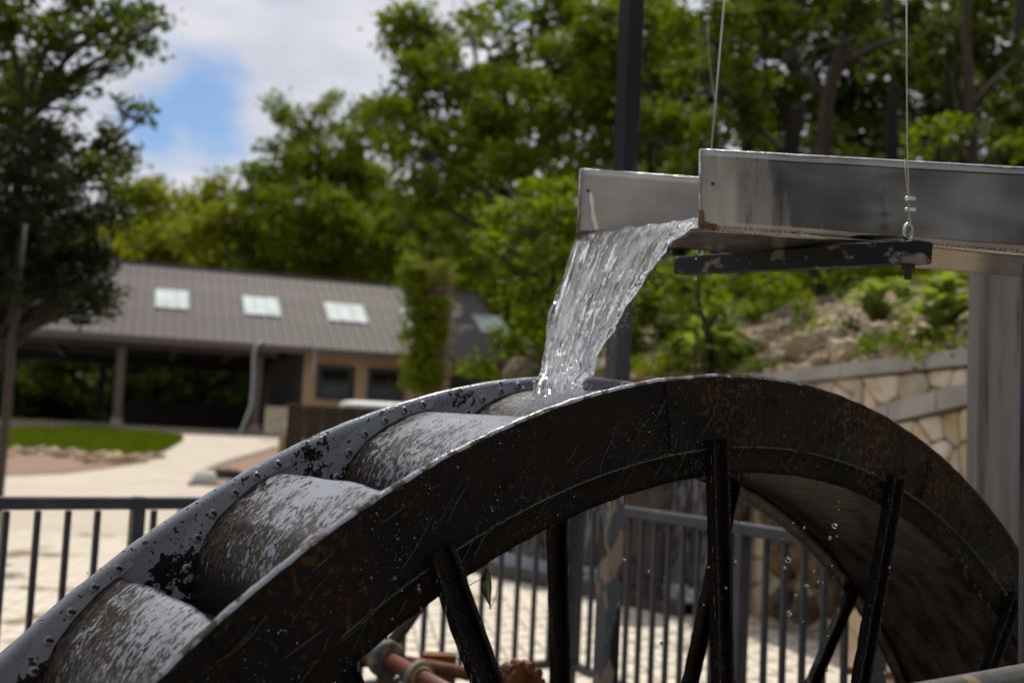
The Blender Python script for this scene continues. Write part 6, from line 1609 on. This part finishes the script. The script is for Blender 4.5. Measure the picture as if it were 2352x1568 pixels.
def drop_mesh(seed, st=1.15):
    bmh = bmesh.new(); bmesh.ops.create_icosphere(bmh, subdivisions=3, radius=1)
    for q in bmh.verts:
        c = q.co.copy(); k = 1 + .16 * noise.noise(c * 1.6 + Vector((seed * 9.1, 0, 0))); q.co = Vector((c.x * k, c.y * k, c.z * k * st))
    me = bpy.data.meshes.new('water_drop'); bmh.to_mesh(me); bmh.free(); me.materials.append(M['water']); me.polygons.foreach_set('use_smooth', [True] * len(me.polygons)); return me
DM = [drop_mesh(i, 1.0 + .12 * i) for i in range(4)]
def c9(x, y): return ((2696 + x / 1.568) * .5742, (1731 + y / 1.568) * .5742)
def c8(x, y): return ((1300 + x / 1.568) * .5742, (1731 + y / 1.568) * .5742)
def c7(x, y): return (x / 1.568 * .5742, (1731 + y / 1.568) * .5742)
def c6(x, y): return ((2696 + x / 1.568) * .5742, (900 + y / 1.568) * .5742)
def c5(x, y): return ((1300 + x / 1.568) * .5742, (900 + y / 1.568) * .5742)
dl = []
dl += [(*c9(x, y), r) for x, y, r in ((1008, 580, 20), (978, 657, 12), (1022, 645, 6), (815, 595, 8), (748, 563, 7), (715, 793, 20), (695, 845, 11), (877, 865, 9), (833, 958, 14), (905, 932, 8), (762, 1015, 9), (723, 1130, 16), (388, 800, 11), (216, 842, 8), (327, 970, 9), (957, 1485, 10), (967, 1270, 7), (810, 1180, 6), (108, 1205, 6), (1352, 843, 6), (1036, 430, 4), (1034, 480, 4), (53, 1208, 5), (185, 1075, 6), (682, 662, 5), (655, 948, 4), (935, 935, 5), (1322, 1500, 10), (1000, 900, 4), (990, 830, 5))]
dl += [(*c8(x, y), r) for x, y, r in ((1877, 792, 12), (2030, 866, 7), (2112, 1318, 13), (2126, 905, 5), (588, 960, 10), (590, 990, 13), (198, 1015, 14), (440, 908, 12), (693, 560, 6), (110, 1110, 17), (62, 1168, 12), (1036, 1095, 9), (605, 1103, 8), (128, 1175, 10), (425, 1163, 7), (36, 965, 8), (100, 635, 7), (1120, 848, 3), (563, 655, 7))]
dl += [(*c7(x, y), r) for x, y, r in ((2095, 1160, 13), (2148, 1122, 15), (1807, 1270, 8), (2150, 925, 6), (1883, 965, 7), (2060, 1110, 6), (630, 1440, 5), (550, 880, 8))]
dl += [(*c6(x, y), r) for x, y, r in ((132, 335, 12), (137, 210, 6), (42, 702, 3), (110, 880, 3))]
dl += [(*c5(x, y), r) for x, y, r in ((883, 632, 3), (1070, 717, 3), (1107, 747, 3), (1203, 716, 3), (1690, 855, 4), (1085, 350, 3), (1285, 140, 3), (1237, 917, 3), (980, 897, 2), (1150, 968, 4), (912, 210, 3), (1982, 690, 3), (1960, 905, 3), (170, 480, 3))]
for i, (x, y, r) in enumerate(dl):
    D = 1.62 if (x < 1160 and y > 1180) else 2.0 if y > 1000 else 2.2
    rr = r * .366 / FPX * D * .9
    o = link('water_drop', DM[i % 4], loc=P(x, y, D), rot=(0, 0, i), label='clear round drop of splashed water falling in the air around the wheel', cat='water drop', group='water drops flying around the wheel'); o.scale = (rr, rr, rr)
# fine splash where the sheet strikes the bucket and beads of spray on the rim
r = random.Random(21)
for k, (lab, n, r0, r1) in enumerate((('froth and flying splash where the falling water strikes the bucket', 1500, .0006, .0030),)):
    mb = MB()
    for i in range(n):
        u = r.random(); base_ = P(1224 + u * 112, 950 - 28 * u - abs(r.gauss(0, 9)), 2.16 - .07 * u + r.uniform(-.05, .05)) ; c = base_ + Vector((r.gauss(0, .012), r.gauss(0, .012), abs(r.gauss(0, .009)))); s_ = r0 + (r1 - r0) * r.random() ** 2.5
        mb.add([c + Vector(w) * s_ for w in ((1, 0, 0), (-1, 0, 0), (0, 1, 0), (0, -1, 0), (0, 0, 1), (0, 0, -1))], [(0, 2, 4), (2, 1, 4), (1, 3, 4), (3, 0, 4), (2, 0, 5), (1, 2, 5), (3, 1, 5), (0, 3, 5)])
    mb.mk('splash', 'water', smooth=True, label=lab, cat='splash', kind='stuff')
r = random.Random(12); mb = MB()
for i in range(1300):
    k = r.random()
    if k < .35:
        t = r.gauss(0, .45); c = P(1262 + t * 70 + r.uniform(-30, 30), 945 - abs(r.gauss(0, 18)), 2.1 + r.uniform(-.12, .12)); s = r.uniform(.0006, .0024)
    elif k < .6:
        t = r.random(); q = smooth_tab(ER, t); c = P(q[0] + abs(r.gauss(4, 12)), q[1] + r.gauss(0, 10), q[2]); s = r.uniform(.0004, .0014)
    else:
        wm = Matrix.Rotation(PSI, 3, 'Z'); a = math.radians(r.uniform(100, 142)); q = pol(a, R * r.uniform(.988, 1.001), WW - .006 - (.0 if r.random() < .6 else .0)); c = HUB + wm @ q; s = r.uniform(.0006, .0017)
    mb.add([c + Vector(w) * s for w in ((1, 0, 0), (-1, 0, 0), (0, 1, 0), (0, -1, 0), (0, 0, 1), (0, 0, -1))], [(0, 2, 4), (2, 1, 4), (1, 3, 4), (3, 0, 4), (2, 0, 5), (1, 2, 5), (3, 1, 5), (0, 3, 5)])
mb.mk('spray', 'water', smooth=True, label='fine spray of tiny droplets around the foot of the falling water', cat='spray', kind='stuff')
